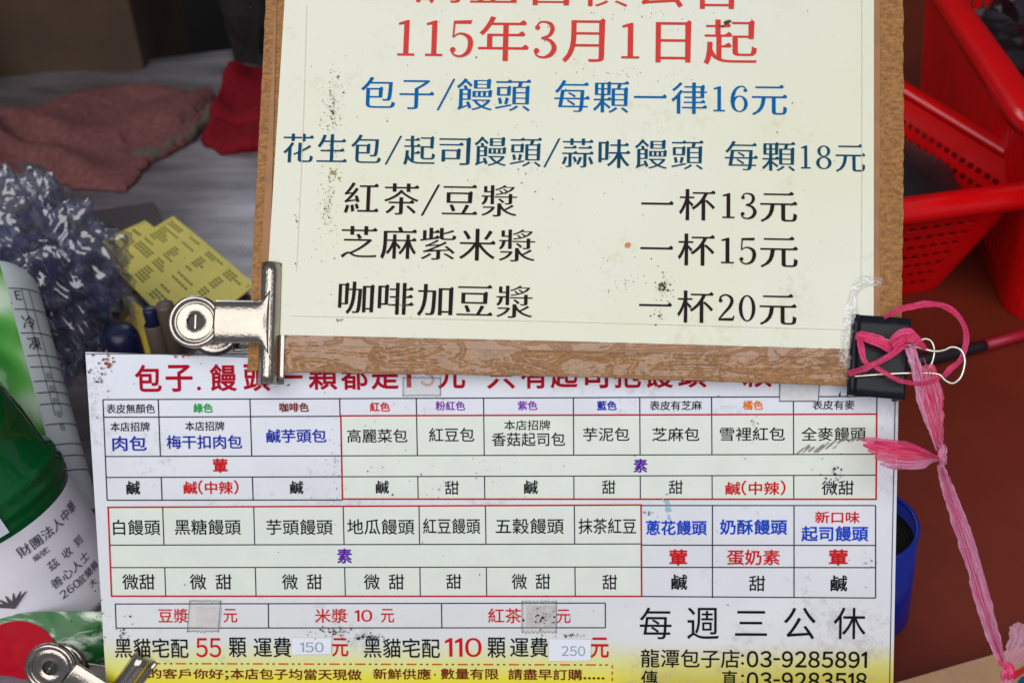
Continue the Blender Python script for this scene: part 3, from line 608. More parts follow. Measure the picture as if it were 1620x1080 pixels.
bulldog(MENU, 'bulldog_clip', 181, 1107, -0.81, -0.59, 'nickel bulldog clip tilted on the lower corner of the menu board', 1.55, 0.0)

# ------------------------------------------------------------------ black binder clip with wire handles
bc = thing('binder_clip', TOP.P(1390, 565), 'black binder clip with silver wire handles, wrapped in pink twine', 'clip')
def bclip(px, py, h): return TOP.P(px, py, h)
tl, bl_, tr, br_ = (1347, 498), (1339, 625), (1434, 506), (1424, 633)
def face(sgn):
    def fn(u, v):
        x = (tl[0] + (tr[0] - tl[0]) * u) * (1 - v) + (bl_[0] + (br_[0] - bl_[0]) * u) * v; y = (tl[1] + (tr[1] - tl[1]) * u) * (1 - v) + (bl_[1] + (br_[1] - bl_[1]) * u) * v
        h = 0.0012 + 0.0042 * u if u > .14 else 0.0012 + .0022 * math.sin(u / .14 * math.pi)
        return bclip(x, y, h if sgn > 0 else -0.0105 - h)
    return grid(fn, 28, 8)
solidify(obj('front_jaw', *face(1), M_blackpaint, bc, smooth=True), .0008); solidify(obj('back_jaw', *face(-1), M_blackpaint, bc, smooth=True), .0008)
solidify(obj('spine', *grid(lambda u, v: bclip(tr[0] + (br_[0] - tr[0]) * v + 3.5 * math.sin(u * math.pi), tr[1] + (br_[1] - tr[1]) * v, .0056 + (-.0217) * u), 8, 8), M_blackpaint, bc, smooth=True), .0008)
def wire(name, pts, r=.00075):
    V, Fc = tube(catmull([bclip(x, y, h) for x, y, h in pts], 7), r, 8); return obj(name, V, Fc, M_wire, bc, smooth=True)
wire('wire_handle', [(1352, 531, .004), (1385, 538, .007), (1430, 549, .009), (1462, 558, .010), (1480, 557, .010), (1493, 552, .010), (1507, 557, .010), (1513, 574, .010), (1507, 598, .010), (1495, 608, .010), (1483, 604, .010), (1471, 594, .010), (1440, 592, .009), (1395, 593, .007), (1347, 596, .004)])
wire('wire_handle', [(1360, 530, -.014), (1410, 546, -.009), (1442, 545, -.009), (1458, 542, -.009), (1472, 533, -.009), (1484, 537, -.009), (1489, 553, -.009), (1484, 574, -.009), (1474, 583, -.009), (1461, 573, -.009), (1440, 568, -.009), (1400, 580, -.009), (1360, 588, -.014)])

# ------------------------------------------------------------------ pink plastic twine
PINK = srgb(255, 40, 114); PALE = srgb(250, 150, 196)
M_pink = film('hot_pink_twine', PINK, 0.08, 0.14, transl=.18, stria=srgb(255, 110, 165))
M_pale = film('pale_pink_twine', srgb(252, 130, 192), 0.24, 0.14, transl=.22, stria=srgb(255, 214, 236))
M_veil = film('sheer_pink_twine', srgb(250, 44, 120), 0.34, 0.2, transl=.25, stria=srgb(255, 170, 205))
tw = thing('plastic_twine', TOP.P(1475, 722, .004), 'pink plastic twine knotted round the binder clip and pulled down to the carton', 'twine')
def ribbon(name, pts, m, pleats=5, amp=.22, seed=0, board=TOP, nn=16, pl=9):
    """pts: (px, py, h metres, width px); pleated flat film"""
    C = catmull([board.P(x, y, h) for x, y, h, w_ in pts], pl); W = catmull([Vector((w_ * board.S(x, y), 0, 0)) for x, y, h, w_ in pts], pl)
    V, Fc, UV = [], [], []; Ls = 0; sd = seed * 17.3
    for i, q in enumerate(C):
        t = (C[min(i + 1, len(C) - 1)] - C[max(i - 1, 0)]).normalized(); s = board.n.cross(t).normalized(); nv = t.cross(s); w_ = W[i].x
        if i: Ls += (q - C[i - 1]).length
        for j in range(nn + 1):
            e = j / nn - .5; f = e * pleats * 2 * math.pi + 1.6 * noise.noise(Vector((Ls * 60, sd, 0)))
            z = amp * w_ * (math.sin(f) * .55 + .6 * noise.noise(Vector((e * 9, Ls * 90, sd))) + .45 * noise.noise(Vector((e * 16, Ls * 420, sd + 3))))
            ed = (1 + .22 * noise.noise(Vector((Ls * 160, sd + (5 if e > 0 else 0), 2))) + .14 * noise.noise(Vector((Ls * 600, sd + (5 if e > 0 else 0), 7))))
            V.append(q + s * (e * w_ * ed) + nv * z); UV.append((e + .5, Ls * 30 + seed))
    for i in range(len(C) - 1):
        for j in range(nn): a = i * (nn + 1) + j; Fc.append([a, a + 1, a + nn + 2, a + nn + 1])
    return obj(name, V, Fc, m, tw, smooth=True, uv=UV)
ribbon('wrapped_strand', [(1348, 533, .006, 12), (1362, 537, .010, 16), (1382, 546, .012, 18), (1402, 560, .011, 10)], M_pink, 4, .2, 1)
ribbon('wrapped_strand', [(1351, 535, .008, 9), (1353, 552, .010, 10), (1357, 571, .010, 8), (1366, 580, .010, 8)], M_pink, 3, .2, 2)
ribbon('wrapped_strand', [(1338, 592, .004, 9), (1362, 583, .012, 9), (1392, 567, .014, 9), (1412, 552, .014, 10), (1424, 541, .012, 10)], M_pink, 3, .2, 3)
ribbon('wrapped_strand', [(1366, 577, .011, 8), (1388, 593, .012, 7), (1412, 605, .012, 7), (1440, 609, .012, 6), (1462, 605, .011, 7), (1476, 598, .010, 5)], M_pink, 3, .2, 4)
ribbon('wrapped_strand', [(1394, 546, .013, 8), (1404, 538, .015, 16), (1418, 536, .016, 22), (1434, 544, .015, 14), (1452, 556, .011, 6)], M_pink, 5, .22, 5)
ribbon('wrapped_strand', [(1396, 553, .015, 9), (1410, 543, .0165, 9), (1428, 534, .016, 6)], M_pink, 3, .2, 6)
ribbon('twine_loop', [(1394, 504, .004, 6), (1408, 496, .009, 9), (1424, 491, .012, 10), (1448, 487, .013, 10), (1474, 488, .012, 9), (1498, 499, .010, 9), (1514, 517, .008, 8), (1521, 538, .006, 9), (1520, 558, .004, 9), (1512, 573, .004, 7), (1498, 585, .004, 10), (1486, 596, .006, 8)], M_pink, 3, .2, 7)
ribbon('hanging_strand', [(1425, 552, .011, 17), (1432, 576, .012, 17), (1440, 604, .011, 17), (1450, 640, .010, 17), (1462, 676, .009, 13), (1474, 712, .008, 8)], M_pale, 4, .2, 8)
ribbon('hanging_strand', [(1452, 580, .009, 22), (1456, 596, .010, 26), (1462, 622, .010, 30), (1468, 655, .010, 25), (1474, 685, .009, 16), (1476, 712, .008, 8)], M_veil, 6, .22, 9)
ribbon('hanging_strand', [(1450, 600, .0085, 22), (1462, 640, .0085, 24), (1471, 680, .0085, 16), (1476, 712, .008, 8)], M_pink, 6, .22, 19)
ribbon('knot', [(1473, 700, .009, 8), (1477, 708, .012, 12), (1474, 718, .013, 13), (1477, 727, .012, 12), (1478, 735, .009, 9)], M_pale, 3, .35, 10)
for k_, (ex, ey, mx_, my_, w_, m_) in enumerate(((1352, 695, 1408, 704, 10, M_veil), (1357, 704, 1410, 712, 13, M_pink), (1364, 712, 1414, 719, 13, M_veil), (1374, 723, 1420, 726, 12, M_veil), (1382, 733, 1424, 733, 11, M_pale), (1392, 738, 1428, 737, 6, M_pale), (1372, 699, 1416, 708, 6, M_pink))):
    ribbon('loose_tail', [(1474, 725, .010 + k_ * .0004, 4), (1456, (725 * .6 + my_ * .4), .011 + k_ * .0005, w_ * .6), (mx_ + 14, my_, .012 + k_ * .0005, w_), (mx_ - 14, my_ * .6 + ey * .4, .011 + k_ * .0005, w_ * 1.15), (ex + 14, ey + 1.5, .009 + k_ * .0004, w_ * .9), (ex, ey, .008 + k_ * .0004, w_ * .3)], m_, 3, .22, 40 + k_)
for k_ in range(5):
    o_ = rnd.uniform(-9, 9); ribbon('twine_filament', [(1478, 732, .010, 1.6), (1494 + o_ * .6, 780, .011, 1.4), (1516 + o_, 845, .012, 1.6), (1540 + o_, 925, .012, 1.5), (1560 + o_ * .5, 995, .011, 1.5), (1574, 1038, .010, 1.4)], (M_pale, M_pink)[k_ % 2], 1, .3, 60 + k_, MENU, 3)
for k_ in range(4):
    o_ = rnd.uniform(-9, 9); ribbon('twine_filament', [(1440 + o_, 570, .013, 1.4), (1450 + o_, 610, .014, 1.6), (1462 + o_ * .9, 655, .013, 1.4), (1475, 708, .011, 1.3)], (M_pink, M_pale)[k_ % 2], 1, .3, 70 + k_, TOP, 3)
ribbon('stretched_strand', [(1477, 730, .008, 9), (1484, 752, .008, 17), (1494, 780, .008, 21), (1510, 824, .008, 25), (1528, 884, .008, 24), (1544, 940, .008, 24), (1558, 990, .008, 21), (1570, 1026, .008, 15), (1575, 1042, .008, 11)], M_pale, 5, .17, 14, MENU)
ribbon('lower_knot', [(1570, 1032, .009, 12), (1578, 1040, .012, 18), (1577, 1050, .013, 20), (1579, 1060, .010, 15)], M_pink, 4, .3, 15, MENU)
ribbon('stretched_strand', [(1577, 1050, .009, 14), (1582, 1068, .008, 20), (1586, 1092, .006, 24), (1590, 1130, .000, 26)], M_pale, 5, .2, 16, MENU)
ribbon('frayed_end', [(1579, 1042, .010, 10), (1585, 1026, .012, 26), (1594, 1006, .013, 40), (1602, 988, .012, 44), (1607, 976, .011, 30)], film('sheer_pale_twine', srgb(236, 160, 196), 0.35, 0.25, transl=.4, stria=srgb(250, 216, 232)), 5, .16, 17, MENU)

# ------------------------------------------------------------------ left of the signs: green pouch, jar with paper sleeve, snack packet
def surf(o, ax, rad, ref):
    """cylinder mapping: (arc metres, height metres) -> point on the outside"""
    ax = ax.normalized(); f = (ref - ax * ref.dot(ax)).normalized(); s = ax.cross(f)
    def fn(x, y, e=0.0):
        r = rad(y); th = x / r; return o + ax * y + (f * math.cos(th) + s * math.sin(th)) * (r + e)
    return fn
def curved_text(parent, fn, s, x0, y0, em, col, ang=0.0, name='printed_text', e=.0005):
    V, Fc = layout(s, 0.004); c, sn = math.cos(ang), math.sin(ang)
    obj(name, [fn(x0 + (v.x * c - v.y * sn) * em, y0 + (v.x * sn + v.y * c) * em, e) for v in V], Fc, ink(col), parent)
# pouch
m, nt, p, out = newmat('green_printed_pouch'); p.inputs['Roughness'].default_value = 0.22
tc = node(nt, 'ShaderNodeTexCoord'); mp = node(nt, 'ShaderNodeMapping'); mp.inputs['Rotation'].default_value = (0, .5, .3); mp.inputs['Scale'].default_value = (16, 16, 9); nt.links.new(tc.outputs['Object'], mp.inputs[0])
nz = node(nt, 'ShaderNodeTexNoise'); nz.inputs['Scale'].default_value = 1.3; nz.inputs['Detail'].default_value = 1.5; nt.links.new(mp.outputs[0], nz.inputs['Vector'])
cr = node(nt, 'ShaderNodeValToRGB'); e = cr.color_ramp.elements; e[0].position = .36; e[0].color = srgb(20, 84, 24); e[1].position = .70; e[1].color = srgb(206, 228, 204)
q = e.new(.47); q.color = srgb(44, 132, 44); q = e.new(.58); q.color = srgb(104, 182, 84)
nt.links.new(nz.outputs['Fac'], cr.inputs[0]); nt.links.new(cr.outputs[0], p.inputs['Base Color']); M_pouch = m
pc0 = at(52, 800, .640); pc1 = at(-46, 428, .665); pax = (pc1 - pc0)
PR = 0.036; PL = pax.length
pou = thing('frozen_food_pouch', pc0, 'green and white printed pouch with a white data label, behind the jar', 'pouch')
def prad(y): 
    t = y / PL; return PR * (1.0 if t < .86 else math.sqrt(max(0.02, 1 - ((t - .86) / .17) ** 2)))
V, Fc = lathe([(1e-5, -.06)] + [(prad(PL * t) + .0006 * math.sin(t * 40), PL * t) for t in [-.3 + i * 1.32 / 40 for i in range(41)]] + [(1e-5, PL * 1.025)], pc0, pax, 48)
pax_n = pax.normalized()
obj('pouch_body', [v + (v - pc0 - pax_n * (v - pc0).dot(pax_n)) * .05 * fbm(v, 45) for v in V], Fc, M_pouch, pou, smooth=True)
pfn = surf(pc0, pax, lambda y: PR * 1.04 if y < PL * .86 else prad(y) * 1.04, CAM - pc0)
sg = 1 if pfn(.01, .02).x > pfn(0, .02).x else -1
M_label = mat('white_data_label', srgb(206, 216, 220), 0.4, var=0.04)
obj('data_label', *grid(lambda u, v: pfn(sg * (.018 + .036 * u), -.015 + (PL * .97 + .015) * v, .0008), 14, 40), M_label, pou, smooth=True)
obj('label_rules', *merge(*[grid(lambda u, v, yy=yy: pfn(sg * (.019 + .034 * u), yy + .0006 * v, .0013), 12, 1) for yy in [.012, .022, .030, .044, .058, .066, .074, .084, .092, .108, .125, .140]],
    *[grid(lambda u, v, xx=xx: pfn(sg * (xx + .0005 * u), .05 + .09 * v, .0013), 1, 12) for xx in (.0275, .034)]), ink((40, 50, 60)), pou)
for s_, y in (('E', .132), ('冷', .112), ('凍', .097)): curved_text(pou, pfn, s_, sg * .0215, y, .0105 if s_ != 'E' else .008, (50, 56, 64), 0, e=.0014)
for k_ in range(5): curved_text(pou, pfn, 'E' if k_ == 9 else '日', sg * .0285, .076 - k_ * .009, .005, (60, 66, 74), 0, e=.0014)
# jar
m, nt, p, out = newmat('dark_green_plastic'); p.inputs['Base Color'].default_value = srgb(6, 84, 40); p.inputs['Roughness'].default_value = 0.08; M_jar = m
M_sleeve = mat('lilac_white_paper', srgb(234, 231, 244), 0.65, var=0.05, vscale=30, bump=.15, bscale=60)
jc = at(-27, 792, .585)                                # centre of the jar's ribbed rim
ax2 = (UP * math.cos(R_(19)) - RX * math.sin(R_(19))) * .90 - FW * .44   # leans left and towards the viewer
ax2.normalize()
JR = .0505
jar = thing('donation_jar', jc - ax2 * .085, 'dark green domed jar wrapped in a white printed paper sleeve', 'jar')
pr = [(0, .088), (.014, .0872), (.026, .083), (.037, .073), (.0435, .059), (.046, .042), (.0465, .016), (.0495, .014), (.0505, .011), (.049, .008), (.0505, .005), (.051, .002), (.049, 0), (.050, -.003), (.049, -.006), (.048, -.01), (.046, -.02)]
obj('dome_lid', *lathe(pr, jc, ax2, 64), M_jar, jar, smooth=True)
obj('embossed_ring', *tube([jc + ax2 * .064 + (ax2.orthogonal().normalized() * math.cos(t * .1309) + ax2.cross(ax2.orthogonal().normalized()) * math.sin(t * .1309)) * .0415 for t in range(49)], .0012, 6), M_jar, jar, smooth=True)
def jrad(y): return .0482 + (-y) * .0
V, Fc = lathe([(jrad(-.004 - .078 * i / 20) * (1 + .002 * math.sin(i)), -.004 - .078 * i / 20) for i in range(21)] + [(.03, -.0825)], jc, ax2, 64)
obj('paper_sleeve', V, Fc, M_sleeve, jar, smooth=True)
jfn = surf(jc, ax2, jrad, CAM - jc); sg = 1 if jfn(.01, -.03).x > jfn(0, -.03).x else -1
JI = (70, 68, 84)
def jt(s_, x, y, em, ang=0.0):
    V, Fc = layout(s_, 0.004)
    obj('printed_text', [jfn(sg * (x + v.x * em), y + v.y * em, .0006) for v in V], Fc, ink(JI), jar)
jt('財團法人中華', -.001, -.023, .0078); jt('編號:', .004, -.030, .0045); jt('茲 收 到', .008, -.041, .0068); jt('善心人士', .004, -.052, .0072); jt('260', .005, -.061, .0064); jt('宜蘭縣', .017, -.061, .0060); jt('大', .022, -.068, .0055)
pet = []
for k_ in range(7):
    a_ = R_(-70 + k_ * 23); pet.append(brush([(0, 0), (.004 * math.sin(a_) * 1.2, .004), (.011 * math.sin(a_), .010 * math.cos(a_ * .7))], [.0004, .0022, .0005], 5))
obj('lotus_emblem', *merge(*[(lambda f: ([jfn(sg * (-.018 + v.x), -.050 + v.y, .0006 + i * 5e-5) for v in f[0]], f[1]))(fill([L_])) for i, L_ in enumerate(pet)]), ink((90, 88, 96)), jar)
lb = [jfn(sg * x, y, .0022) for x, y in ((-.03, .012), (.0045, .006), (.0005, .033), (-.03, .038))]
obj('lid_label', *grid(lambda u, v: jc + (surf(jc, ax2, lambda y: .0500 - max(0, y - .014) * .09, CAM - jc))(sg * (-.034 + .036 * u), -.004 + .026 * v, .0024) - jc, 12, 8), mat('white_lid_label', srgb(214, 216, 232), .5, var=.03), jar, smooth=True)
# leafy snack packet with a red roundel
m, nt, p, out = newmat('leaf_print_foil'); p.inputs['Roughness'].default_value = 0.3
tc = node(nt, 'ShaderNodeTexCoord'); vo = node(nt, 'ShaderNodeTexNoise'); vo.inputs['Scale'].default_value = 60; vo.inputs['Detail'].default_value = 5; vo.inputs['Distortion'].default_value = 1.2
mp = node(nt, 'ShaderNodeMapping'); mp.inputs['Scale'].default_value = (.5, 1, 2.2); mp.inputs['Rotation'].default_value = (0, .7, 0); nt.links.new(tc.outputs['Object'], mp.inputs[0]); nt.links.new(mp.outputs[0], vo.inputs['Vector'])
cr = node(nt, 'ShaderNodeValToRGB'); e = cr.color_ramp.elements; e[0].position = .46; e[0].color = srgb(30, 104, 44); e[1].position = .62; e[1].color = srgb(216, 230, 212)
nt.links.new(vo.outputs['Fac'], cr.inputs[0]); nt.links.new(cr.outputs[0], p.inputs['Base Color'])
pk0 = at(40, 1075, .556)
pkt = thing('snack_packet', pk0, 'leaf printed foil packet with red roundel beneath the jar', 'packet')
def pk(u, v, e=0.0):
    x = -60 + 235 * u; y = 975 + 18 * math.sin(u * 3.1 + .3) * -.4 + 190 * v + (10 - 20 * u) * (1 - v)
    return at(x, y, .566 - .010 * math.sin(max(0, min(1, u)) * math.pi) * math.sin(max(0, min(1, v)) * math.pi) - e + .0012 * noise.noise(Vector((u * 9, v * 9, 1))))
V1, F1 = grid(lambda u, v: pk(u, v), 30, 24); V2, F2 = grid(lambda u, v: pk(u, v) + FW * (.012 * math.sin(u * math.pi) * math.sin(v * math.pi) * 2 + .0004), 30, 24)
obj('foil', *merge((V1, F1), (V2, [f[::-1] for f in F2])), m, pkt, smooth=True)
def rdl(u, v):
    a_ = u * 2 * math.pi; r_ = v; return pk((22 + 76 * r_ * math.cos(a_) + 60) / 235, (1062 - 975 + 76 * r_ * math.sin(a_)) / 190, .0009)
obj('red_roundel', *grid(rdl, 40, 10, True), mat('red_print', srgb(172, 0, 28), .55, var=.05, spec=.15), pkt, smooth=True)

# ------------------------------------------------------------------ on the steel table
def on_table(px, py, h=0.0): return onz(px, py, ZT + h)
M_bag = gloss_film('crumpled_clear_plastic', (0.42, 0.44, 0.66, 1), 0.16, 0.08, 0.07, .25, 30)
def crumple(name, c, rx, ry, rz, m, label, cat, seed=0, amp=.3, sub=5, sc=2.4, smooth=False, boxy=0.0, jit=0.0, rot=0.0, folds=0.0):
    import bmesh
    bm = bmesh.new(); bmesh.ops.create_icosphere(bm, subdivisions=sub, radius=1)
    V = []
    for v in bm.verts:
        q = v.co.copy(); s = Vector((seed * 3.1, seed, 0))
        d_ = abs(noise.noise(q * sc + s)) * 1.5 + abs(noise.noise(q * sc * 2.2 + s)) * .9 + abs(noise.noise(Vector((q.x * 9, q.y * 9, q.z * 3.2)) + s)) * .5
        if boxy: q = q / (abs(q.x) ** 5 + abs(q.y) ** 5 + abs(q.z) ** 5) ** .2
        q *= 1 + amp * (d_ - .65)
        if folds:
            wq = v.co + Vector((noise.noise(v.co * 1.7 + s), noise.noise(v.co * 1.7 + s * 2), noise.noise(v.co * 1.7 - s))) * .55
            r1 = 1 - abs(noise.noise(Vector((wq.x * 3.6, wq.y * 3.6, wq.z * 1.2)))) * 2; r2 = 1 - abs(noise.noise(Vector((wq.x * 10, wq.y * 10, wq.z * 5.5)) + s)) * 2
            q *= 1 + folds * (r1 * r1 * 1.3 + r2 * r2 * r2 * .22 - .45)
        if jit: q += Vector((rnd.uniform(-1, 1), rnd.uniform(-1, 1), rnd.uniform(-1, 1))) * jit
        z = c.z + q.z * rz
        xx, yy = q.x * rx, q.y * ry; V.append(Vector((c.x + xx * math.cos(rot) - yy * math.sin(rot), c.y + xx * math.sin(rot) + yy * math.cos(rot), max(z, ZC + .004))))
    bm.verts.index_update(); Fc = [[v.index for v in f.verts] for f in bm.faces]; bm.free()
    o = obj(name, V, Fc, m, None, smooth, loc=Vector((c.x, c.y, c.z - rz))); tag(o, label, cat); return o
bc_ = on_table(58, 445, .078)
crumple('plastic_bag', bc_, .064, .05, .086, M_bag, 'crumpled clear plastic bag with blue tint behind the green pouch', 'bag', 3, .26, 6, 1.6, smooth=True, folds=.12)
crumple('blue_bag', bc_ + Vector((.004, .006, -.016)), .050, .036, .070, mat('navy_plastic', srgb(52, 56, 104), .3, var=.55, vscale=50, c2=srgb(30, 30, 44)), 'dark blue bundle inside the crumpled clear plastic bag', 'bag', 5, .35, 4, 2)
# towel and red cloth
def cloth(name, top, bot, z0, hfun, m, parent, nu=90, nv=50, th=.003):
    def fn(u, v):
        a_, b_ = polyl(top, u), polyl(bot, u); x, y = a_[0] + (b_[0] - a_[0]) * v, a_[1] + (b_[1] - a_[1]) * v
        q = onz(x, y, z0); e = min(1, min(u, 1 - u) * 14) ** .5 * min(1, min(v, 1 - v) * 7) ** .5
        return q + Vector((0, 0, .001 + hfun(u, v) * e)) + Vector((.004 * noise.noise(q * 70), .004 * noise.noise(q * 75 + Vector((4, 0, 0))), 0))
    return solidify(obj(name, *grid(fn, nu, nv), m, parent, smooth=True), .0016)
M_terry = mat('brown_pink_terry', srgb(122, 78, 78), 0.95, var=.34, vscale=170, bump=1.0, bscale=700, spec=.1, detail=8)
tow = thing('terry_towel', on_table(170, 215), 'dusty pink brown terry towel lying crumpled on the steel table', 'towel')
def hf(u, v):
    q = Vector((u * 3.2, v * 1.6, 2)); wv = noise.noise(q) * 2.2
    return .011 + .006 * math.sin(u * 13 + v * 4 + wv * 2) + .005 * math.sin(u * 5 - v * 7 + wv * 3) + .009 * noise.noise(q) + .0009 * noise.noise(Vector((u * 140, v * 90, 5)))
cloth('towel_cloth', [(-60, 185), (0, 178), (60, 172), (120, 152), (200, 138), (250, 142), (300, 146), (342, 146)], [(-60, 262), (0, 266), (70, 282), (120, 300), (200, 306), (236, 262), (295, 232), (336, 186)], ZT, hf, M_terry, tow, 220, 110)
cloth('hem', [(208, 246), (240, 240), (290, 214), (326, 184), (340, 168)], [(222, 268), (250, 255), (300, 228), (332, 200), (346, 178)], ZT, lambda u, v: .010 + .004 * noise.noise(Vector((u * 9, v, 1))), mat('grey_green_hem', srgb(92, 84, 74), .95, var=.3, vscale=200, bump=.8, bscale=500), tow, 60, 10)
redc = thing('red_cloth', on_table(375, 190), 'crimson folded cloth beside the towel and price board', 'cloth')
M_redc = mat('crimson_cloth', srgb(122, 6, 24), .8, var=.12, vscale=40, bump=.25, bscale=900, spec=.2)
cloth('upper_fold', [(366, 112), (400, 108), (440, 110)], [(330, 196), (380, 203), (440, 200)], ZT + .004, lambda u, v: .013 + .007 * math.sin(u * 7 + v * 3) + .004 * math.sin(v * 9 - u * 4), M_redc, redc, 40, 40)
cloth('lower_fold', [(336, 196), (380, 204), (440, 202)], [(316, 226), (350, 246), (440, 238)], ZT, lambda u, v: .010 + .006 * math.sin(u * 8 + v * 2 + 1), M_redc, redc, 40, 24)
# dark flat tray under the slips
o = bevel(obj('dark_tray', *slab([on_table(x, y, .003) for x, y in ((120, 470), (300, 450), (243, 319), (118, 337))], n_up, .0028), mat('dark_grey_lacquer', srgb(66, 56, 60), .5, var=.25, vscale=20), None, loc=on_table(190, 390)), .0008); tag(o, 'dark grey flat tray under the yellow slips', 'tray')
# yellow order slips
M_yel = mat('yellow_slip_paper', srgb(222, 207, 104), .6, var=.06, vscale=40); M_yel2 = mat('bright_yellow_slip_paper', srgb(232, 200, 30), .5, var=.05)
def slip(pxq, h, label, m, rows, seed):
    Q = [on_table(x, y, h) for x, y in pxq]; r2_ = random.Random(seed)
    def B(u, v, e=0.0):
        q = (Q[0] * (1 - u) + Q[1] * u) * (1 - v) + (Q[3] * (1 - u) + Q[2] * u) * v; return q + Vector((0, 0, e + .0025 * math.sin(u * 2.6) * math.sin(v * 3)))
    t = thing('order_slip', (Q[0] + Q[1] + Q[2] + Q[3]) / 4, label, 'paper slip', 'yellow order slips on the table')
    solidify(obj('paper', *grid(lambda u, v: B(u, v), 12, 12), m, t), .0008, -1)
    if rows:
        parts = []
        def cell(u0, u1, v0, v1): parts.append(([B(u0, v0, .0009), B(u1, v0, .0009), B(u1, v1, .0009), B(u0, v1, .0009)], [[0, 1, 2, 3]]))
        for i in range(rows):
            u = .07 + .88 * i / rows
            for v0, v1 in ((.05, .27), (.30, .46), (.52, .72), (.76, .95)):
                if r2_.random() < .70:
                    n_ = r2_.randint(2, 5); k_ = 0
                    while k_ < n_: w_ = (v1 - v0) / 5.5; cell(u, u + .42 / rows, v0 + k_ * w_, v0 + (k_ + .80) * w_); k_ += 1
        obj('printed_marks', *merge(*parts), ink((62, 60, 36)), t); parts.clear()
        for v in (.03, .28, .50, .74, .97): cell(.05, .96, v, v + .006)
        for i in range(0, rows + 1, 2): cell(.05 + .88 * i / rows, .054 + .88 * i / rows, .03, .97)
        obj('printed_rules', *merge(*parts), ink((120, 112, 50)), t)
    return t
slip([(160, 382), (230, 350), (330, 430), (262, 470)], .0035, 'yellow order slip lowest, its corner showing beside the plastic bag', M_yel, 8, 1)
slip([(166, 408), (274, 343), (404, 452), (292, 540)], .0085, 'yellow order slip on top, printed with rows of marks', M_yel, 22, 2)
slip([(182, 500), (212, 478), (290, 545), (240, 590)], .012, 'bright yellow blank slip nearest the menu board, beside the blue cap', M_yel2, 0, 3)
slip([(168, 402), (270, 349), (398, 458), (288, 545)], .006, 'yellow order slip sandwiched in the middle of the pile', M_yel, 0, 4)
# markers and caps
def upright(name, px, py, top, r, parts, label, cat, group=None):
    q = on_table(px, py, top); base = Vector((q.x, q.y, ZT)); t = thing(name, base, label, cat, group)
    for nm, prf, m_ in parts: obj(nm, *lathe([(rr * r, z * top) for rr, z in prf], base, Vector((0, 0, 1)), 24), m_, t, smooth=False).data.polygons.foreach_set('use_smooth', [True] * (24 * (len(prf) - 1)))
    return t
M_bluecap = mat('navy_cap_plastic', srgb(18, 22, 62), .35, var=.1); M_brownp = mat('taupe_plastic', srgb(84, 72, 62), .5, var=.12)
upright('marker_pen', 236, 488, .09, .0062, [('barrel', [(0, 0), (1.12, 0), (1.12, .84), (1.0, .85)], M_brownp), ('cap', [(.82, .83), (.82, .99), (.7, 1.0), (0, 1.0)], M_bluecap)], 'taupe marker with a navy blue end, left of the pair', 'marker', 'markers behind the menu board')
upright('marker_pen', 260, 481, .092, .0062, [('barrel', [(0, 0), (1.1, 0), (1.1, .97), (1.0, 1.0), (0, 1.0)], M_brownp)], 'plain taupe marker beside the bulldog clip disc, right of the pair', 'marker', 'markers behind the menu board')
upright('domed_stopper', 185, 518, .07, .0148, [('dome', [(1.0, 0), (1.0, .80), (.95, .9), (.75, .97), (.4, .995), (0, 1.0)], M_bluecap)], 'dark navy domed stopper just above the menu corner', 'stopper')
bevel(tag(obj('wooden_block', *box(on_table(176, 474, .03), .016, .03, .07, .4), M_brownp, None, loc=on_table(176, 474)), 'small dark brown block between the plastic bag and yellow slips', 'block'), .002)

# ------------------------------------------------------------------ dark things beyond the table edge
M_carton = mat('dark_brown_carton', srgb(74, 56, 42), .8, var=.2, vscale=12)
cq = at(90, 0, 1.62)
o = bevel(obj('brown_carton', *box((cq.x, 1.50, .78), .44, .30, .9, .09), M_carton, None, loc=(cq.x, 1.5, .33)), .004); tag(o, 'dark brown carton standing beyond the far edge of the steel table', 'carton')
o = bevel(obj('tan_box', *box((-.79, 1.30, .90), .09, .10, .7, .2), mat('tan_board', srgb(134, 98, 74), .7, var=.15), None, loc=(-.79, 1.3, .55)), .006); tag(o, 'tan cardboard box at the far left beyond the table', 'box')
crumple('dark_sack', Vector((-.36, 1.46, .88)), .07, .09, .26, mat('dark_mauve_cloth', srgb(30, 22, 26), .9, var=.5, vscale=60), 'dark mauve sack beyond the table, beside the price board', 'sack', 8, .25, 4)

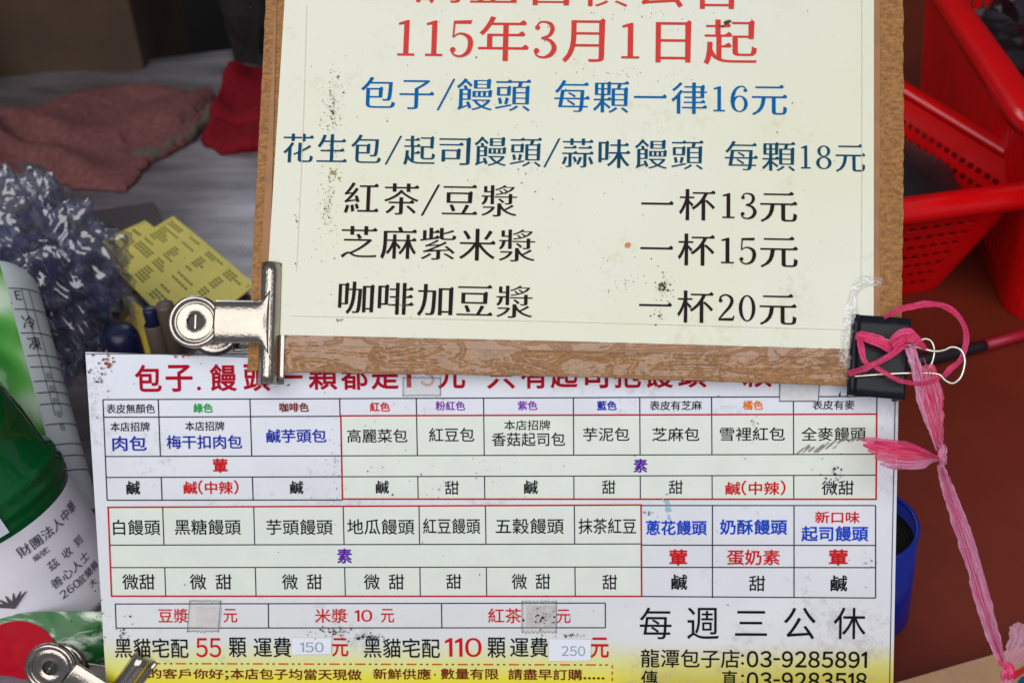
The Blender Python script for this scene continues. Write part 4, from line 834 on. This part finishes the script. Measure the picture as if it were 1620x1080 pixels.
# ------------------------------------------------------------------ right: red baskets on the counter
M_redp = mat('red_basket_plastic', srgb(230, 12, 18), .24, var=.10, vscale=30)
def rrect(hw, hd, r, n=6):
    P = []
    for cx, cy, a0 in ((hw - r, -hd + r, -90), (hw - r, hd - r, 0), (-hw + r, hd - r, 90), (-hw + r, -hd + r, 180)):
        P += [(cx + r * math.cos(R_(a0 + 90 * i / n)), cy + r * math.sin(R_(a0 + 90 * i / n))) for i in range(n + 1)]
    return P
def basket(name, corner, rz, W, D, Hh, taper, rows, per, label, slot_v=False, corner_id=(1, -1), rimw=.013):
    """corner: world position of the base corner chosen by corner_id"""
    Mz = Matrix.Rotation(rz, 3, 'Z'); bw, bd = W / 2 - taper, D / 2 - taper
    c = Vector(corner) - Mz @ Vector((corner_id[0] * bw, corner_id[1] * bd, 0)); t = thing(name, c, label, 'basket', 'red plastic baskets')
    def ring(f):
        P = rrect(bw + taper * f, bd + taper * f, .03); out = []
        for i in range(len(P)):
            a_, b_ = P[i], P[(i + 1) % len(P)]; L = math.dist(a_, b_)
            n_ = max(1, int(round(L / per) * 1)) if L > .05 else 1
            if L > .05: n_ = int(round((bw * 2 if abs(a_[0] - b_[0]) > abs(a_[1] - b_[1]) else bd * 2) / per)) * 3
            out += [((a_[0] + (b_[0] - a_[0]) * k / n_, a_[1] + (b_[1] - a_[1]) * k / n_), (k % 3 != 2 and n_ > 1 and k > 2 and k < n_ - 3)) for k in range(n_)]
        return out
    levels = [0, .10] + sum([[.10 + .78 * (i + .42) / rows, .10 + .78 * (i + 1) / rows] for i in range(rows)], []) + [1.0]
    rings = [ring(f) for f in levels]; n_ = len(rings[0])
    V = [c + Mz @ Vector((p_[0][0], p_[0][1], f * Hh)) for f, rg in zip(levels, rings) for p_ in rg]; Fc = []
    for j in range(len(levels) - 1):
        for i in range(n_):
            hole = rings[0][i][1] and (j % 2 == 1) and 0 < j < len(levels) - 2
            if slot_v: hole = (rings[0][i][1] and i % 3 != 0 and 0 < j < len(levels) - 2)
            if not hole: Fc.append([j * n_ + i, j * n_ + (i + 1) % n_, (j + 1) * n_ + (i + 1) % n_, (j + 1) * n_ + i])
    solidify(obj('lattice_wall', V, Fc, M_redp, t), .0018)
    solidify(obj('base', [c + Mz @ Vector((p_[0][0], p_[0][1], .002)) for p_ in rings[0]], [list(range(n_))], M_redp, t), .0018)
    P = rrect(bw + taper, bd + taper, .035, 8); prof = [(-.002, -.004), (-.002, .002), (.002, .005), (rimw * .6, .005), (rimw, .001), (rimw + .001, -.006), (rimw, -.013), (rimw - .002, -.013), (rimw - .003, -.004)]
    V = []
    for i, p_ in enumerate(P):
        a_, b_ = Vector((*P[i - 1], 0)), Vector((*P[(i + 1) % len(P)], 0)); tt = (b_ - a_).normalized(); nn_ = Vector((tt.y, -tt.x, 0))
        V += [c + Mz @ (Vector((p_[0], p_[1], Hh)) + nn_ * q + Vector((0, 0, z))) for q, z in prof]
    k = len(prof); obj('rim', V, [[i * k + j, ((i + 1) % len(P)) * k + j, ((i + 1) % len(P)) * k + (j + 1) % k, i * k + (j + 1) % k] for i in range(len(P)) for j in range(k)], M_redp, t, smooth=True)
    return c, Mz
c1, M1 = basket('red_basket', onz(1508, 452, ZC + .001), R_(15), .34, .46, .124, .036, 8, .0125, 'low red slotted basket standing directly behind the price board', rimw=.020)
PQ = onz(1505, 0, ZC + .20); QQ = onz(1622, 170, ZC + .20); dv = (QQ - PQ); ang = math.atan2(dv.y, dv.x) + math.pi / 2
cb = QQ + dv.normalized() * .02 + Vector((.042, 0, 0)); cb.z = ZC + .001
c2, M2 = basket('red_basket', cb, ang, .34, .60, .20, .03, 4, .014, 'tall red lattice basket at the far right with dark goods', True, (-1, -1), .024)
M_dark = mat('shade_filler_black', (.010, .008, .010, 1), .45, var=.4)
crumple('shade_filler', c1 + Vector((0, 0, .060)), .148, .204, .053, M_dark, 'added black filler for the shade inside the low red basket', 'bag', 11, .05, 5, smooth=True, boxy=1, rot=R_(15))  # black filler added to darken the inside of the low basket
crumple('dark_goods_bag', c2 + Vector((.0, .0, .13)), .135, .26, .11, mat('dark_purple_film', (.018, .012, .017, 1), .3, var=.6, vscale=30), 'dark bag of goods filling the tall red basket', 'bag', 12, .16, 5)
# red and black handled brush lying on the counter
b0, b1, b2 = onz(1425, 577, ZC + .006), onz(1558, 546, ZC + .006), onz(1680, 512, ZC + .006)
br = thing('brush_handle', b1 - Vector((0, 0, .006)), 'thin stick with black grip and pinkish red shaft lying on the counter', 'stick')
obj('grip', *tube([b0.lerp(b1, t) for t in (0, .3, .6, .9, 1)], [.0065, .0065, .006, .0052, .0045], 14), mat('black_rubber', (.012, .014, .02, 1), .4), br, smooth=True)
obj('shaft', *tube([b1.lerp(b2, t) for t in (0, .5, 1)], .0048, 14), mat('pinkish_red_shaft', srgb(176, 22, 54), .35), br, smooth=True)
# blue cup
M_blue = mat('blue_cup_plastic', srgb(12, 38, 150), .3, var=.08)
cu0 = onz(1352, 972, ZC + .001); cup = thing('blue_cup', cu0, 'blue plastic cup behind the right edge of the menu board', 'cup')
CH = .076
cax = Vector((-.20, .02, 1)).normalized(); cu0 = cu0 + Vector((.004, 0, .0055)); ca = cax.orthogonal().normalized(); cb_ = cax.cross(ca)
obj('cup_wall', *lathe([(0, .0), (.0265, .0), (.0275, .002), (.0305, CH), (.0292, CH), (.0262, .004), (0, .004)], cu0, cax, 56), M_blue, cup, smooth=False).data.polygons.foreach_set('use_smooth', [True] * (56 * 6))
obj('rim', *tube([cu0 + cax * CH + ca * (.0302 * math.cos(t * .1122)) + cb_ * (.0302 * math.sin(t * .1122)) for t in range(57)], .0014, 8), M_blue, cup, smooth=True)
obj('darkening_disc', *lathe([(0, 0), (.0286, 0)], cu0 + cax * (CH * .86), cax, 40), mat('darkening_black', (.012, .012, .008, 1), .5, spec=.1), cup)  # dark disc added high up to darken the cup's inside
# carton at the lower right
e0, e1 = at(1405, 1081, .545), at(1640, 1037, .58); e1.z = e0.z; dx_ = (e1 - e0).normalized(); nx_ = Vector((dx_.y, -dx_.x, 0))
poly = [e0 + nx_ * .16, e1 + nx_ * .16 + dx_ * .05, e1 + dx_ * .05, e0]
o = thing('printed_carton', (e0 + e1) / 2 - Vector((0, 0, e0.z - ZC)), 'light brown carton with red and blue print, bottom right below the twine', 'carton')
bevel(obj('carton_top', *slab(poly, n_up, min(.05, e0.z - ZC - .001)), mat('light_carton', srgb(186, 146, 112), .7, var=.10, vscale=80, bump=.3, bscale=300), o), .001)
def onc(px, py): return onz(px, py, e0.z + .0006)
obj('red_print', [onc(*q) for q in ((1598, 1079), (1622, 1062), (1622, 1052), (1612, 1058), (1600, 1064))], [[0, 1, 2, 3, 4]], ink((190, 50, 54)), o)
obj('blue_print', [onc(*q) for q in ((1606, 1085), (1630, 1085), (1630, 1066), (1616, 1070))], [[0, 1, 2, 3]], ink((30, 84, 120)), o)
